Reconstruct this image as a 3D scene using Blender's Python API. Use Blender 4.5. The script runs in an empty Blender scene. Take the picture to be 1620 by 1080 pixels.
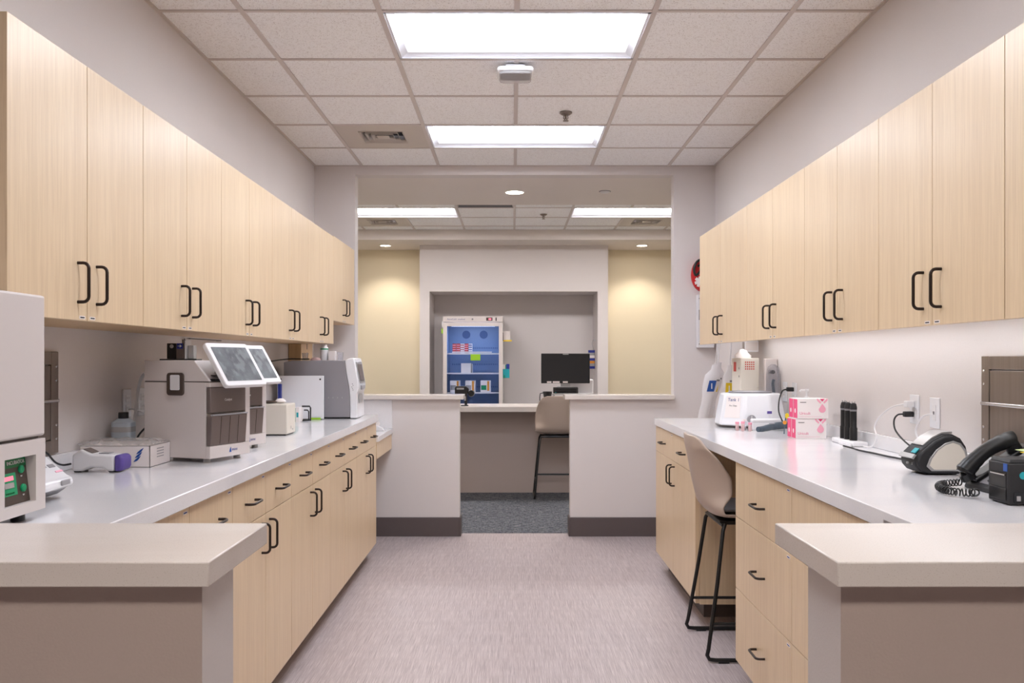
import bpy, bmesh, math, random
from mathutils import Vector, Matrix
random.seed(7)
S = bpy.context.scene
C = S.collection
PI = math.pi
# ---------------------------------------------------------------- camera / exposure / world
cd = bpy.data.cameras.new('camera'); cam = bpy.data.objects.new('camera', cd); C.objects.link(cam)
cam.location = (0, 0, 1.40); cam.rotation_euler = (PI/2, 0, 0)
cd.sensor_width = 36; cd.sensor_fit = 'HORIZONTAL'; cd.lens = 30.0
cd.shift_x = -1.5/1620; cd.shift_y = 30/1620
cd.clip_start = 0.02; cd.clip_end = 60
S.camera = cam
S.view_settings.view_transform = 'Standard'; S.view_settings.look = 'None'
S.view_settings.gamma = 1.0; S.view_settings.use_curve_mapping = False
S.view_settings.exposure = 1.12
w = bpy.data.worlds.new('world'); S.world = w; w.use_nodes = True
w.node_tree.nodes['Background'].inputs[0].default_value = (0.9, 0.9, 1, 1)
w.node_tree.nodes['Background'].inputs[1].default_value = 0.3
LENS = 7.5          # luminance of the lay-in fixtures' lenses
LOBBY_LENS = 19
UCL = 5.0          # under-cabinet strip
DOWN = 10.0

# ---------------------------------------------------------------- materials
def lin(c):
    f = lambda v: v/12.92 if v <= 0.04045 else ((v+0.055)/1.055)**2.4
    return tuple(f(v/255) for v in c) + (1,)
def newmat(name):
    m = bpy.data.materials.new(name); m.use_nodes = True
    nt = m.node_tree
    return m, nt, nt.nodes['Principled BSDF']
def nd(nt, t, **kw):
    n = nt.nodes.new(t)
    for k, v in kw.items():
        if k.startswith('i_'):
            n.inputs[int(k[2:]) if k[2:].isdigit() else k[2:]].default_value = v
        else: setattr(n, k, v)
    return n
def simple(name, col, rough=0.5, metal=0.0, emit=None, es=0, trans=0, coat=0, bump=0, bscale=300, alpha=1, ior=1.45):
    m, nt, p = newmat(name)
    p.inputs['Base Color'].default_value = lin(col)
    p.inputs['Roughness'].default_value = rough; p.inputs['Metallic'].default_value = metal
    p.inputs['Transmission Weight'].default_value = trans
    p.inputs['Coat Weight'].default_value = coat; p.inputs['Alpha'].default_value = alpha
    p.inputs['IOR'].default_value = ior
    if emit: p.inputs['Emission Color'].default_value = lin(emit); p.inputs['Emission Strength'].default_value = es
    tc = nd(nt, 'ShaderNodeTexCoord'); n = nd(nt, 'ShaderNodeTexNoise'); n.inputs['Scale'].default_value = bscale if bump else 9
    nt.links.new(tc.outputs['Object'], n.inputs['Vector'])
    if bump:
        b = nd(nt, 'ShaderNodeBump'); b.inputs['Strength'].default_value = bump; b.inputs['Distance'].default_value = 0.002
        nt.links.new(n.outputs[0], b.inputs['Height']); nt.links.new(b.outputs[0], p.inputs['Normal'])
    else:
        mr = nd(nt, 'ShaderNodeMapRange'); mr.inputs['To Min'].default_value = max(0, rough-0.03); mr.inputs['To Max'].default_value = min(1, rough+0.03)
        nt.links.new(n.outputs[0], mr.inputs['Value']); nt.links.new(mr.outputs[0], p.inputs['Roughness'])
    return m
def noisy(name, layers, rough=0.5, bump=0, coat=0, coords='Object', spec=0.5):
    """layers: base colour then (scale xyz, detail, lo, hi, colour, amount)"""
    m, nt, p = newmat(name)
    tc = nd(nt, 'ShaderNodeTexCoord'); L = nt.links.new
    rgb = nd(nt, 'ShaderNodeRGB'); rgb.outputs[0].default_value = lin(layers[0]); cur = rgb.outputs[0]
    last = None
    for sc, det, lo, hi, col, amt in layers[1:]:
        mp = nd(nt, 'ShaderNodeMapping'); mp.inputs['Scale'].default_value = sc
        L(tc.outputs[coords], mp.inputs[0])
        n = nd(nt, 'ShaderNodeTexNoise'); n.inputs['Scale'].default_value = 1; n.inputs['Detail'].default_value = det
        L(mp.outputs[0], n.inputs['Vector'])
        mr = nd(nt, 'ShaderNodeMapRange'); mr.inputs['From Min'].default_value = lo; mr.inputs['From Max'].default_value = hi
        mr.inputs['To Max'].default_value = amt; L(n.outputs[0], mr.inputs['Value'])
        mx = nd(nt, 'ShaderNodeMix'); mx.data_type = 'RGBA'
        L(mr.outputs[0], mx.inputs[0]); L(cur, mx.inputs[6]); mx.inputs[7].default_value = lin(col)
        cur = mx.outputs[2]; last = n
    L(cur, p.inputs['Base Color'])
    p.inputs['Roughness'].default_value = rough; p.inputs['Coat Weight'].default_value = coat
    p.inputs['Specular IOR Level'].default_value = spec
    if bump and last:
        b = nd(nt, 'ShaderNodeBump'); b.inputs['Strength'].default_value = bump; b.inputs['Distance'].default_value = 0.002
        L(last.outputs[0], b.inputs['Height']); L(b.outputs[0], p.inputs['Normal'])
    return m
M = {}
M['wall'] = noisy('wall_paint', [(220,213,211), ((2,2,2),2,.3,.7,(216,209,207),.6), ((260,260,260),2,.3,.7,(223,217,215),.5)], .6, bump=.12)
M['wall_taupe'] = noisy('taupe_tone', [(184,168,160), ((2,2,2),2,.3,.7,(180,164,156),.6), ((260,260,260),2,.3,.7,(187,171,163),.5)], .6, bump=.1)
M['wall_cream'] = noisy('cream_paint', [(228,216,190), ((2,2,2),2,.3,.7,(224,212,186),.6), ((260,260,260),2,.3,.7,(231,219,194),.5)], .6, bump=.1)
M['gyp'] = noisy('ceiling_paint', [(228,220,215), ((2,2,2),2,.3,.7,(224,216,211),.6), ((220,220,220),2,.3,.7,(231,223,219),.5)], .7, bump=.1)
M['tile'] = noisy('acoustic_tile', [(248,248,250), ((55,55,55),2,.56,.64,(230,228,229),.5), ((160,160,160),3,.60,.66,(182,174,170),.75)], .9, bump=.5)
M['grid'] = simple('grid_metal', (206,197,194), .45)
M['panel_metal'] = simple('painted_panel', (196,187,180), .45)
M['wood'] = noisy('maple_laminate', [(226,202,168), ((3,3,.5),3,.35,.7,(219,192,157),.55), ((70,70,1.2),3,.42,.62,(214,188,154),.6), ((380,380,7),2,.5,.65,(204,176,142),.45)], .34, bump=.03)
M['wood_edge'] = noisy('maple_edge', [(206,172,128), ((70,70,1.2),3,.42,.62,(190,155,112),.6)], .4)
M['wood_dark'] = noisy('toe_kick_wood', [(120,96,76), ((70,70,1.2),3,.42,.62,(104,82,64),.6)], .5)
M['quartz'] = noisy('grey_quartz', [(234,232,234), ((1.2,5,5),5,.5,.7,(222,221,226),.5), ((7,2,7),4,.55,.62,(234,232,233),.5), ((420,420,420),2,.6,.7,(190,186,186),.4)], .13, coat=.2, spec=.55)
M['quartz_warm'] = noisy('pale_quartz', [(222,214,208), ((1.5,6,6),5,.52,.7,(210,199,192),.45), ((500,500,500),2,.6,.68,(186,174,164),.5)], .22, spec=.5)
M['floor'] = noisy('woven_vinyl', [(190,177,176), ((1.3,.8,1),2,.35,.7,(184,172,174),.5), ((95,2.2,1),3,.40,.62,(166,152,152),.6), ((430,5,1),2,.44,.62,(144,130,130),.7), ((600,9,1),2,.56,.66,(222,211,208),.5)], .42, bump=.15)
M['carpet'] = noisy('carpet_tile', [(76,80,88), ((1.6,1.6,1),1,.45,.6,(64,68,76),.6), ((14,60,1),3,.46,.58,(138,136,137),.6), ((60,18,1),2,.48,.6,(44,48,56),.6)], .95, bump=.8)
M['rubber'] = simple('cove_base_rubber', (92,82,82), .5)
M['bronze'] = simple('oil_rubbed_bronze', (52,42,38), .38, metal=.6)
M['black_steel'] = simple('black_steel', (26,25,26), .4)
M['plastic_taupe'] = simple('taupe_plastic', (186,168,154), .38, bump=.04)
M['cushion'] = simple('grey_cushion', (120,116,118), .8, bump=.3)
M['white'] = simple('white_plastic', (226,224,226), .35)
M['offwhite'] = simple('offwhite_plastic', (212,203,200), .4)
M['cream_plastic'] = simple('cream_plastic', (218,210,198), .45)
M['white_gloss'] = simple('white_gloss', (238,238,242), .2, coat=.3)
M['grey'] = simple('grey_plastic', (128,126,130), .42)
M['midgrey'] = simple('mid_grey_plastic', (158,156,160), .4)
M['silver'] = simple('silver_plastic', (176,174,174), .3, metal=.4)
M['steel'] = noisy('brushed_steel', [(150,138,130), ((1.5,40,1.5),3,.4,.6,(136,124,117),.6)], .32)
M['steel'].node_tree.nodes['Principled BSDF'].inputs['Metallic'].default_value = .75
M['chrome'] = simple('chrome', (220,220,222), .15, metal=1)
M['brown_panel'] = simple('brown_grey_plastic', (108,96,92), .38)
M['brown_dark'] = simple('dark_brown_plastic', (72,60,54), .4)
M['black'] = simple('black_plastic', (24,24,26), .35)
M['black_gloss'] = simple('black_gloss', (14,15,18), .12)
M['black_matte'] = simple('black_matte', (36,35,37), .6, bump=.1)
M['screen'] = noisy('tablet_screen', [(92,96,100), ((9,9,14),5,.4,.62,(54,54,58),.9), ((26,26,9),4,.52,.62,(138,142,146),.45)], .38, spec=.25)
def lensmat(name, es, dim):
    m = simple(name, (255,255,255), .5, emit=(249,244,244) if 'lobby' in name else (255,247,238) if 'camera' in name else (237,242,252), es=es); nt = m.node_tree; p = nt.nodes['Principled BSDF']
    tc = nd(nt, 'ShaderNodeTexCoord'); sp = nd(nt, 'ShaderNodeSeparateXYZ'); nt.links.new(tc.outputs['Object'], sp.inputs[0])
    mr = nd(nt, 'ShaderNodeMapRange'); mr.interpolation_type = 'SMOOTHERSTEP'       # dimmer look of the far side is painted into the emission
    mr.inputs['From Min'].default_value = -.06; mr.inputs['From Max'].default_value = .27
    mr.inputs['To Min'].default_value = es; mr.inputs['To Max'].default_value = dim
    nt.links.new(sp.outputs[1], mr.inputs['Value']); nt.links.new(mr.outputs[0], p.inputs['Emission Strength'])
    return m
M['lens'] = lensmat('light_lens', LENS*1.65, .37)
M['lens_near'] = lensmat('near_light_lens', LENS*1.25, .48)
M['lens_dim'] = lensmat('camera_side_light_lens', 18.5, 4)
M['lens_lobby'] = lensmat('lobby_light_lens', LOBBY_LENS, .40)
M['pan'] = simple('fixture_pan', (236,238,246), .35)
M['strip'] = simple('strip_lens', (255,255,255), .5, emit=(246,248,252), es=UCL)
M['down'] = simple('downlight_lens', (255,255,255), .5, emit=(255,240,214), es=DOWN)
M['downcone'] = simple('downlight_cone', (225,215,200), .25, metal=.4)
M['pink'] = simple('pink_card', (226,70,120), .45)
M['pinklight'] = simple('light_pink_card', (244,170,190), .45)
M['card'] = simple('white_card', (240,232,230), .5)
M['blue'] = simple('blue_print', (40,84,160), .45)
M['navy'] = simple('navy_print', (38,52,140), .45)
M['green'] = simple('green_print', (20,150,100), .45)
M['green_dark'] = simple('dark_green_print', (18,112,64), .45)
M['lime'] = simple('lime_label', (150,200,40), .5)
M['teal'] = simple('teal_print', (30,160,170), .45)
M['yellow'] = simple('yellow_print', (232,200,40), .45)
M['orange'] = simple('orange_print', (230,150,50), .45)
M['red'] = simple('red_cloth', (198,26,32), .55, bump=.2)
M['redlite'] = simple('red_print', (190,60,50), .5)
M['purple'] = simple('purple_rubber', (92,74,150), .45)
M['note'] = simple('pale_green_paper', (206,220,160), .6)
M['slate'] = simple('slate_blue_plastic', (72,84,96), .4)
M['text_dark'] = simple('dark_ink', (60,56,60), .6)
M['text_white'] = simple('white_ink', (230,230,230), .6)
M['text_pink'] = simple('pink_ink', (226,130,160), .6)
M['text_blue'] = simple('blue_ink', (50,70,140), .6)
M['pink_led'] = simple('pink_display', (240,120,140), .4, emit=(255,110,130), es=.5)
M['glass'] = simple('clear_glass', (235,242,255), .02, trans=1, ior=1.05)
M['clear'] = simple('clear_plastic', (228,228,236), .12, trans=.8, alpha=.55, ior=1.2)
M['film'] = simple('plastic_film', (236,232,232), .2, trans=.5, alpha=.55, ior=1.2)
M['bag'] = simple('bag_film', (246,243,245), .3, trans=.25, alpha=.85, ior=1.2)
M['bottle'] = simple('frosted_bottle', (196,204,212), .35, trans=.3, ior=1.3)
M['fridge_in'] = simple('fridge_liner', (112,132,168), .4)
M['fridge_lamp'] = simple('fridge_lamp', (255,255,255), .5, emit=(220,232,255), es=1.6)
M['fan'] = simple('fan_grille', (60,84,130), .5)

# ---------------------------------------------------------------- mesh helpers
class B:
    def __init__(s): s.bm = bmesh.new()
    def box(s, x0, y0, z0, x1, y1, z1):
        xs, ys, zs = sorted((x0,x1)), sorted((y0,y1)), sorted((z0,z1))
        v = [s.bm.verts.new((x,y,z)) for z in zs for y in ys for x in xs]
        for f in ((0,2,3,1),(4,5,7,6),(0,1,5,4),(2,6,7,3),(0,4,6,2),(1,3,7,5)):
            s.bm.faces.new([v[i] for i in f])
        return s
    def hexa(s, bot, top):
        v = [s.bm.verts.new(p) for p in list(bot)+list(top)]
        n = len(bot)
        s.bm.faces.new(v[:n][::-1]); s.bm.faces.new(v[n:])
        for i in range(n): s.bm.faces.new([v[i], v[(i+1)%n], v[n+(i+1)%n], v[n+i]])
        return s
    def prism(s, poly, axis, a, b):
        """poly in the plane normal to axis: x->(y,z), y->(x,z), z->(x,y)"""
        def mk(p, t):
            return {'x':(t,p[0],p[1]), 'y':(p[0],t,p[1]), 'z':(p[0],p[1],t)}[axis]
        return s.hexa([mk(p,a) for p in poly], [mk(p,b) for p in poly])
    def tube(s, pts, r, seg=8, closed=False, smooth=0, taper=None):
        pts = [Vector(p) for p in pts]
        if smooth:
            out = []; n = len(pts)
            for i in range(n if closed else n-1):
                if closed: p0,p1,p2,p3 = pts[i-1],pts[i],pts[(i+1)%n],pts[(i+2)%n]
                else: p0,p1,p2,p3 = pts[max(0,i-1)],pts[i],pts[i+1],pts[min(n-1,i+2)]
                for k in range(smooth):
                    t = k/smooth
                    out.append(.5*((2*p1)+(p2-p0)*t+(2*p0-5*p1+4*p2-p3)*t*t+(3*p1-p0-3*p2+p3)*t**3))
            if not closed: out.append(pts[-1])
            pts = out
        n = len(pts); rings = []; nrm = None
        for i, p in enumerate(pts):
            if closed: d = (pts[(i+1)%n]-pts[i-1]).normalized()
            else: d = (pts[min(i+1,n-1)]-pts[max(i-1,0)]).normalized()
            if nrm is None: nrm = d.orthogonal().normalized()
            else:
                nrm = nrm - d*nrm.dot(d); nrm = nrm.normalized() if nrm.length > 1e-6 else d.orthogonal().normalized()
            bi = d.cross(nrm); rr = r*(taper[i*(len(taper)-1)//max(1,n-1)] if taper else 1)
            rings.append([s.bm.verts.new(p+(nrm*math.cos(2*PI*k/seg)+bi*math.sin(2*PI*k/seg))*rr) for k in range(seg)])
        for i in range(n if closed else n-1):
            a, b = rings[i], rings[(i+1)%n]
            for k in range(seg): s.bm.faces.new((a[k],a[(k+1)%seg],b[(k+1)%seg],b[k]))
        if not closed: s.bm.faces.new(rings[0][::-1]); s.bm.faces.new(rings[-1])
        return s
    def lathe(s, prof, c=(0,0,0), seg=24, axis='z', sx=1, sy=1):
        rings = []
        for r, z in prof:
            ring = []
            for k in range(seg):
                a = 2*PI*k/seg; u, v = r*math.cos(a)*sx, r*math.sin(a)*sy
                p = {'z':(u,v,z), 'x':(z,u,v), 'y':(v,z,u)}[axis]
                ring.append(s.bm.verts.new(Vector(c)+Vector(p)))
            rings.append(ring)
        for a, b in zip(rings, rings[1:]):
            for k in range(seg): s.bm.faces.new((a[k],a[(k+1)%seg],b[(k+1)%seg],b[k]))
        s.bm.faces.new(rings[0][::-1]); s.bm.faces.new(rings[-1])
        return s
    def grid(s, fn, nu, nv, thick=0):
        V = [[s.bm.verts.new(fn(i/nu, j/nv)) for j in range(nv+1)] for i in range(nu+1)]
        for i in range(nu):
            for j in range(nv): s.bm.faces.new((V[i][j],V[i+1][j],V[i+1][j+1],V[i][j+1]))
        return s
def rrect(x0, z0, x1, z1, r, n=5):
    out = []
    for cx, cz, a0 in ((x1-r,z1-r,0),(x0+r,z1-r,90),(x0+r,z0+r,180),(x1-r,z0+r,270)):
        for k in range(n+1):
            a = math.radians(a0+90*k/n); out.append((cx+r*math.cos(a), cz+r*math.sin(a)))
    return out
def obj(name, b, m, parent=None, bevel=0, solid=0, sub=0, seg=2, smooth=38):
    bm = b.bm
    bmesh.ops.recalc_face_normals(bm, faces=bm.faces[:])
    ang = math.radians(smooth)
    for f in bm.faces: f.smooth = True
    for e in bm.edges:
        if len(e.link_faces) == 2 and e.calc_face_angle(0) > ang: e.smooth = False
    me = bpy.data.meshes.new(name); bm.to_mesh(me); bm.free()
    me.materials.append(m if not isinstance(m, str) else M[m])
    o = bpy.data.objects.new(name, me); C.objects.link(o)
    if parent is not None: o.parent = parent
    if solid:
        k = o.modifiers.new('solid', 'SOLIDIFY'); k.thickness = solid; k.offset = 0
    if bevel:
        k = o.modifiers.new('bevel', 'BEVEL'); k.width = bevel; k.segments = seg; k.limit_method = 'ANGLE'; k.angle_limit = math.radians(35)
    if sub:
        k = o.modifiers.new('sub', 'SUBSURF'); k.levels = sub; k.render_levels = sub
    return o
def tag(o, label=None, cat=None, group=None, kind=None):
    if label: o['label'] = label
    if cat: o['category'] = cat
    if group: o['group'] = group
    if kind: o['kind'] = kind
    return o
def thing(name, label, cat, loc=(0,0,0), rz=0, group=None):
    o = bpy.data.objects.new(name, None); C.objects.link(o); o.empty_display_size = .05
    o.location = loc; o.rotation_euler = (0,0,rz)
    return tag(o, label, cat, group)
def struct(name, b, m, **k):
    o = obj(name, b, m, **k); o['kind'] = 'structure'; return o
def dup(root, loc, rz, label, group=None):
    r = root.copy(); C.objects.link(r); r.location = loc; r.rotation_euler = (0,0,rz); r['label'] = label
    if group: r['group'] = group
    def rec(src, dst):
        for ch in src.children:
            c = ch.copy(); C.objects.link(c); c.parent = dst; rec(ch, c)
    rec(root, r)
    return r
def text(name, s, size, loc, xdir, up, m, parent, label=None):
    """flat lettering, xdir = reading direction, up = up direction"""
    cu = bpy.data.curves.new(name, 'FONT'); cu.body = s; cu.size = size; cu.extrude = .0003
    cu.align_x = 'CENTER'; cu.align_y = 'CENTER'; cu.resolution_u = 3
    t = bpy.data.objects.new(name+'_tmp', cu); C.objects.link(t)
    bpy.context.view_layer.update()
    me = bpy.data.meshes.new_from_object(t.evaluated_get(bpy.context.evaluated_depsgraph_get()))
    bpy.data.objects.remove(t)
    x = Vector(xdir).normalized(); u = Vector(up).normalized(); n = x.cross(u)
    mt = Matrix((x, u, n)).transposed().to_4x4(); mt.translation = Vector(loc)
    me.transform(mt); me.materials.clear(); me.materials.append(M[m])
    o = bpy.data.objects.new(name, me); C.objects.link(o); o.parent = parent
    if label: o['label'] = label
    return o

M['vial_pink'] = simple('rosy_vial_plastic', (240,206,206), .3, trans=.3)

M['slate_grey'] = simple('warm_grey_plastic', (148,145,150), .42)
# ================================================================ the setting
XL, XR = -1.583, 1.613
CH = 2.947
struct('floor', B().box(-6,-5,-.1, 6,6.92,0), 'floor')
o = struct('floor_carpet', B().box(-6,6.92,-.1, 6,12.3,.004), 'carpet')
struct('wall_left', B().box(XL-.12,1.2,0, XL,6.80,3.2), 'wall')
struct('wall_right', B().box(XR,1.2,0, XR+.12,6.80,3.2), 'wall')
# divider wall between work room and lobby
b = B().box(-3.2,6.80,0, -1.257,6.92,3.2); struct('wall_divider_column_left', b, 'wall')
b = B().box(1.282,6.80,0, 3.2,6.92,3.2); struct('wall_divider_column_right', b, 'wall')
struct('wall_divider_header', B().box(-1.257,6.80,2.878, 1.282,6.92,3.2), 'wall')
struct('wall_divider_left', B().box(-1.257,6.80,0, -.426,6.92,1.088), 'wall')
struct('wall_divider_right', B().box(.456,6.80,0, 1.282,6.92,1.088), 'wall')
# near half walls
struct('wall_near_left', B().box(-2.6,1.20,0, -.437,1.333,1.09), 'wall')
struct('wall_near_right', B().box(.461,1.20,0, 2.6,1.333,1.09), 'wall')
struct('wall_near_left_face', B().box(-2.6,1.199,0, -.437,1.2,1.0895), 'wall_taupe')  # thin front skin, darker than the other sides of the half wall
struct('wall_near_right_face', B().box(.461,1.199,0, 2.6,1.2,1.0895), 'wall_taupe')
# baseboards
struct('baseboard_left', B().box(-1.583,6.788,0, -.426,6.80,.152).box(-.426,6.788,0,-.414,6.932,.152), 'rubber', bevel=.003)
struct('baseboard_right', B().box(.456,6.788,0, 1.60,6.80,.152).box(.444,6.788,0,.456,6.932,.152), 'rubber', bevel=.003)
struct('baseboard_side', B().box(1.601,3.66,0, XR,4.50,.10), 'rubber', bevel=.003)
# camera-side space
struct('wall_back', B().box(-5,-4.1,0, 5,-4.0,3.2), 'wall')
struct('wall_back_left', B().box(-4.1,-4,0, -4.0,1.2,3.2), 'wall')
struct('wall_back_right', B().box(4.0,-4,0, 4.1,1.2,3.2), 'wall')
struct('wall_return_left', B().box(-4.0,1.2,0, XL-.12,1.3,3.2), 'wall')
struct('wall_return_right', B().box(XR+.12,1.2,0, 4.0,1.3,3.2), 'wall')
# ---- ceiling of the work room: tiles with real gaps for grid + fixtures
G = .61; GX0 = .018; rows = [6.223-G*k for k in range(0,18)]
lights_near = [(GX0-G, 5.613), (GX0-G, 3.783), (GX0-G, 1.953), (GX0-G,-1.097)]
def in_light(x, y):
    for lx, ly in lights_near:
        if lx-.01 < x < lx+2*G+.01 and ly < y < ly+G: return True
    return False
tb = B(); gb = B()
ylines = [6.80] + rows
for i in range(len(ylines)-1):
    y1, y0 = ylines[i], ylines[i+1]
    for k in range(-9, 9):
        x0 = GX0+k*G; x1 = x0+G; mx, my = (x0+x1)/2, (y0+y1)/2
        if my > 1.2:
            if x1 < XL or x0 > XR: continue
            x0 = max(x0, XL); x1 = min(x1, XR)
        if x0 < -4.1 or x1 > 4.1: continue
        if in_light(mx, my): continue
        if abs(mx-(GX0-1.5*G)) < .05 and 5.6 < my < 6.2: continue     # diffuser panel
        tb.box(x0, y0, CH+.004, x1, y1, CH+.02)
struct('ceiling', tb, 'tile')
T = .012
def gbar(x0, y0, x1, y1): gb.box(x0, y0, CH-.002, x1, y1, CH+.005)
for k in range(-9, 10):
    x = GX0+k*G
    inside = XL < x < XR
    segs = []
    y0 = -4 if (-4 < x < 4) else None
    if y0 is None: continue
    ytop = 6.80 if inside else 1.2
    if k == 0:                                   # centre line is broken by the fixtures
        cur = -4
        for lx, ly in sorted(lights_near, key=lambda t: t[1]):
            if ly > cur: gbar(x-T, cur, x+T, ly)
            cur = ly+G
        gbar(x-T, cur, x+T, ytop)
    else: gbar(x-T, -4, x+T, ytop)
for y in rows:
    a, c = (XL, XR) if y > 1.2 else (-4, 4)
    gb.box(a, y-T*.8, CH-.0012, c, y+T*.8, CH+.0045)
struct('trim_1', gb, 'grid')
struct('trim_2', B().box(XL,1.2,CH-.002,XL+.018,6.8,CH+.004).box(XR-.018,1.2,CH-.002,XR,6.8,CH+.004).box(XL,6.782,CH-.002,XR,6.8,CH+.004), 'grid')
struct('ceiling_cover', B().box(-6,-5,3.2, 6,12.3,3.3), 'gyp')
# ---- lobby
struct('ceiling_lobby', B().box(-3.2,6.92,2.88,3.2,8.12,3.2).box(-3.2,10.47,2.88,3.2,12.3,3.2), 'gyp')
struct('wall_lobby_left', B().box(-3.2,6.92,0,-3.1,12.3,3.2), 'wall_cream')
struct('wall_lobby_right', B().box(3.1,6.92,0,3.2,12.3,3.2), 'wall_cream')
struct('wall_far_left', B().box(-3.1,11.44,0,-1.20,11.56,2.88), 'wall_cream')
struct('wall_far_right', B().box(1.224,11.44,0,3.1,11.56,2.88), 'wall_cream')
# alcove block
struct('wall_alcove_left', B().box(-1.20,10.98,0,-1.074,11.65,2.30), 'wall')
struct('wall_alcove_right', B().box(1.09,10.98,0,1.224,11.65,2.30), 'wall')
struct('wall_alcove_header', B().box(-1.20,10.975,2.287,1.224,11.65,2.88), 'wall')
struct('wall_alcove_back', B().box(-1.20,11.65,0,1.224,11.75,2.88), 'wall')
# lobby lay-in ceiling at 3.0
LC = 3.0; tb = B(); gb = B(); LY = [8.12, 8.34, 8.95, 9.56, 10.17, 10.47]
lob_l = [(GX0-3*G, 8.95), (GX0+G, 8.95)]
for i in range(5):
    y0, y1 = LY[i], LY[i+1]
    for k in range(-5, 5):
        x0 = GX0+k*G; mx, my = x0+G/2, (y0+y1)/2
        if any(lx < mx < lx+2*G and ly < my < ly+G for lx, ly in lob_l): continue
        if i == 3 and k in (-3, 2): continue
        tb.box(x0, y0, LC+.004, x0+G, 8.78 if (i == 1 and k == -1) else y1, LC+.02)
struct('ceiling_lobby_tiles', tb, 'tile')
for k in range(-5, 6):
    x = GX0+k*G
    if k in (-2, 2):
        gb.box(x-T,8.12,LC-.002,x+T,8.95,LC+.005); gb.box(x-T,9.56,LC-.002,x+T,10.47,LC+.005)
    else: gb.box(x-T,8.12,LC-.002,x+T,10.47,LC+.005)
for y in LY: gb.box(-3.1,y-T,LC-.002,3.1,y+T,LC+.005)
struct('trim_3', gb, 'grid')
g = thing('return_air_grille', 'dark slotted return air grille in lobby ceiling beside left light panel', 'vent', (GX0-G/2, 8.865, LC))
b = B()
for k in range(9): b.box(-.28, -.075+k*.017, .003, .28, -.070+k*.017, .014)
obj('slats', b, 'grey', g); obj('frame', B().box(-.295,-.083,0,.295,-.076,.012).box(-.295,.076,0,.295,.083,.012).box(-.295,-.083,0,-.288,.083,.012).box(.288,-.083,0,.295,.083,.012), 'panel_metal', g)
obj('duct', B().box(-.29,-.08,.05,.29,.08,.055), 'black_matte', g)

# ---------------------------------------------------------------- light fixtures
def troffer(label, x, y, z, lens, group):
    t = thing('ceiling_light', label, 'light', (x+G, y+G/2, z), 0, group)
    W, D = G-.014, G/2-.014
    d = .022
    b = B()
    # trim frame
    b.box(-W,-D,-.001,W,-D+.012,.006).box(-W,D-.012,-.001,W,D,.006).box(-W,-D,-.001,-W+.012,D,.006).box(W-.012,-D,-.001,W,D,.006)
    obj('frame', b, 'pan', t)
    b = B()
    w2, d2 = W-.012, D-.012
    q = [(-w2,-d2,.002),(w2,-d2,.002),(w2,d2,.002),(-w2,d2,.002)]
    q2 = [(-w2+.03,-d2+.02,d),(w2-.03,-d2+.02,d),(w2-.03,d2-.02,d),(-w2+.03,d2-.02,d)]
    V = [b.bm.verts.new(p) for p in q+q2]
    for i in range(4): b.bm.faces.new([V[i],V[(i+1)%4],V[4+(i+1)%4],V[4+i]])
    obj('reflector', b, 'pan', t)
    obj('lens', B().box(-w2+.03,-d2+.02,d,w2-.03,d2-.02,d+.006), lens, t)
    obj('housing', B().box(-w2,-d2,d+.03,w2,d2,d+.035), 'pan', t)
    return t
names = ['rectangular light panel in the near ceiling just before the far wall', 'large bright rectangular light panel above the aisle at picture top',
         'rectangular ceiling light panel over the near counters', 'rectangular ceiling light panel overhead', 'rectangular ceiling light panel behind', 'rectangular ceiling light panel far behind']
for (x, y), nm in zip(lights_near, names): troffer(nm, x, y, CH, 'lens' if y > 3 else 'lens_near' if y > 0 else 'lens_dim', 'lay-in light panels over the aisle')
troffer('left lay-in light panel in the lobby ceiling', lob_l[0][0], lob_l[0][1], LC, 'lens_lobby', 'lay-in light panels in the lobby')
troffer('right lay-in light panel in the lobby ceiling', lob_l[1][0], lob_l[1][1], LC, 'lens_lobby', 'lay-in light panels in the lobby')

def diffuser(label, x, y, z, cx, cy, s, group=None):
    t = thing('air_diffuser', label, 'vent', (x, y, z), 0, group)
    h = G/2-.013; b = B()
    # panel with a square opening
    x0, x1, y0, y1 = cx-s, cx+s, cy-s, cy+s
    b.box(-h,-h,.0,x0,h,.006).box(x1,-h,.0,h,h,.006).box(x0,-h,.0,x1,y0,.006).box(x0,y1,.0,x1,h,.006)
    obj('panel', b, 'panel_metal', t)
    b = B()
    for k in range(3):
        a = s*(1-.24*k); c = a-s*.11; zt = .022
        V = [b.bm.verts.new(p) for p in [(cx-a,cy-a,-.004),(cx+a,cy-a,-.004),(cx+a,cy+a,-.004),(cx-a,cy+a,-.004),(cx-c,cy-c,zt),(cx+c,cy-c,zt),(cx+c,cy+c,zt),(cx-c,cy+c,zt)]]
        for i in range(4): b.bm.faces.new([V[i],V[(i+1)%4],V[4+(i+1)%4],V[4+i]])
    obj('vanes', b, 'panel_metal', t, solid=.003)
    obj('centre_plate', B().box(cx-s*.28,cy-s*.28,-.002,cx+s*.28,cy+s*.28,.002), 'panel_metal', t)
    obj('duct', B().box(cx-s,cy-s,.05,cx+s,cy+s,.055), 'black_matte', t)
    return t
diffuser('square air diffuser in flat metal panel left of second ceiling light', GX0-1.5*G, 5.918, CH, .0, .0, .15)
diffuser('square air diffuser in left part of lobby ceiling', GX0-2.5*G, 9.865, LC, 0, 0, .16)
diffuser('square air diffuser in right part of lobby ceiling', GX0+2.5*G, 9.865, LC, 0, 0, .16)

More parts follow.
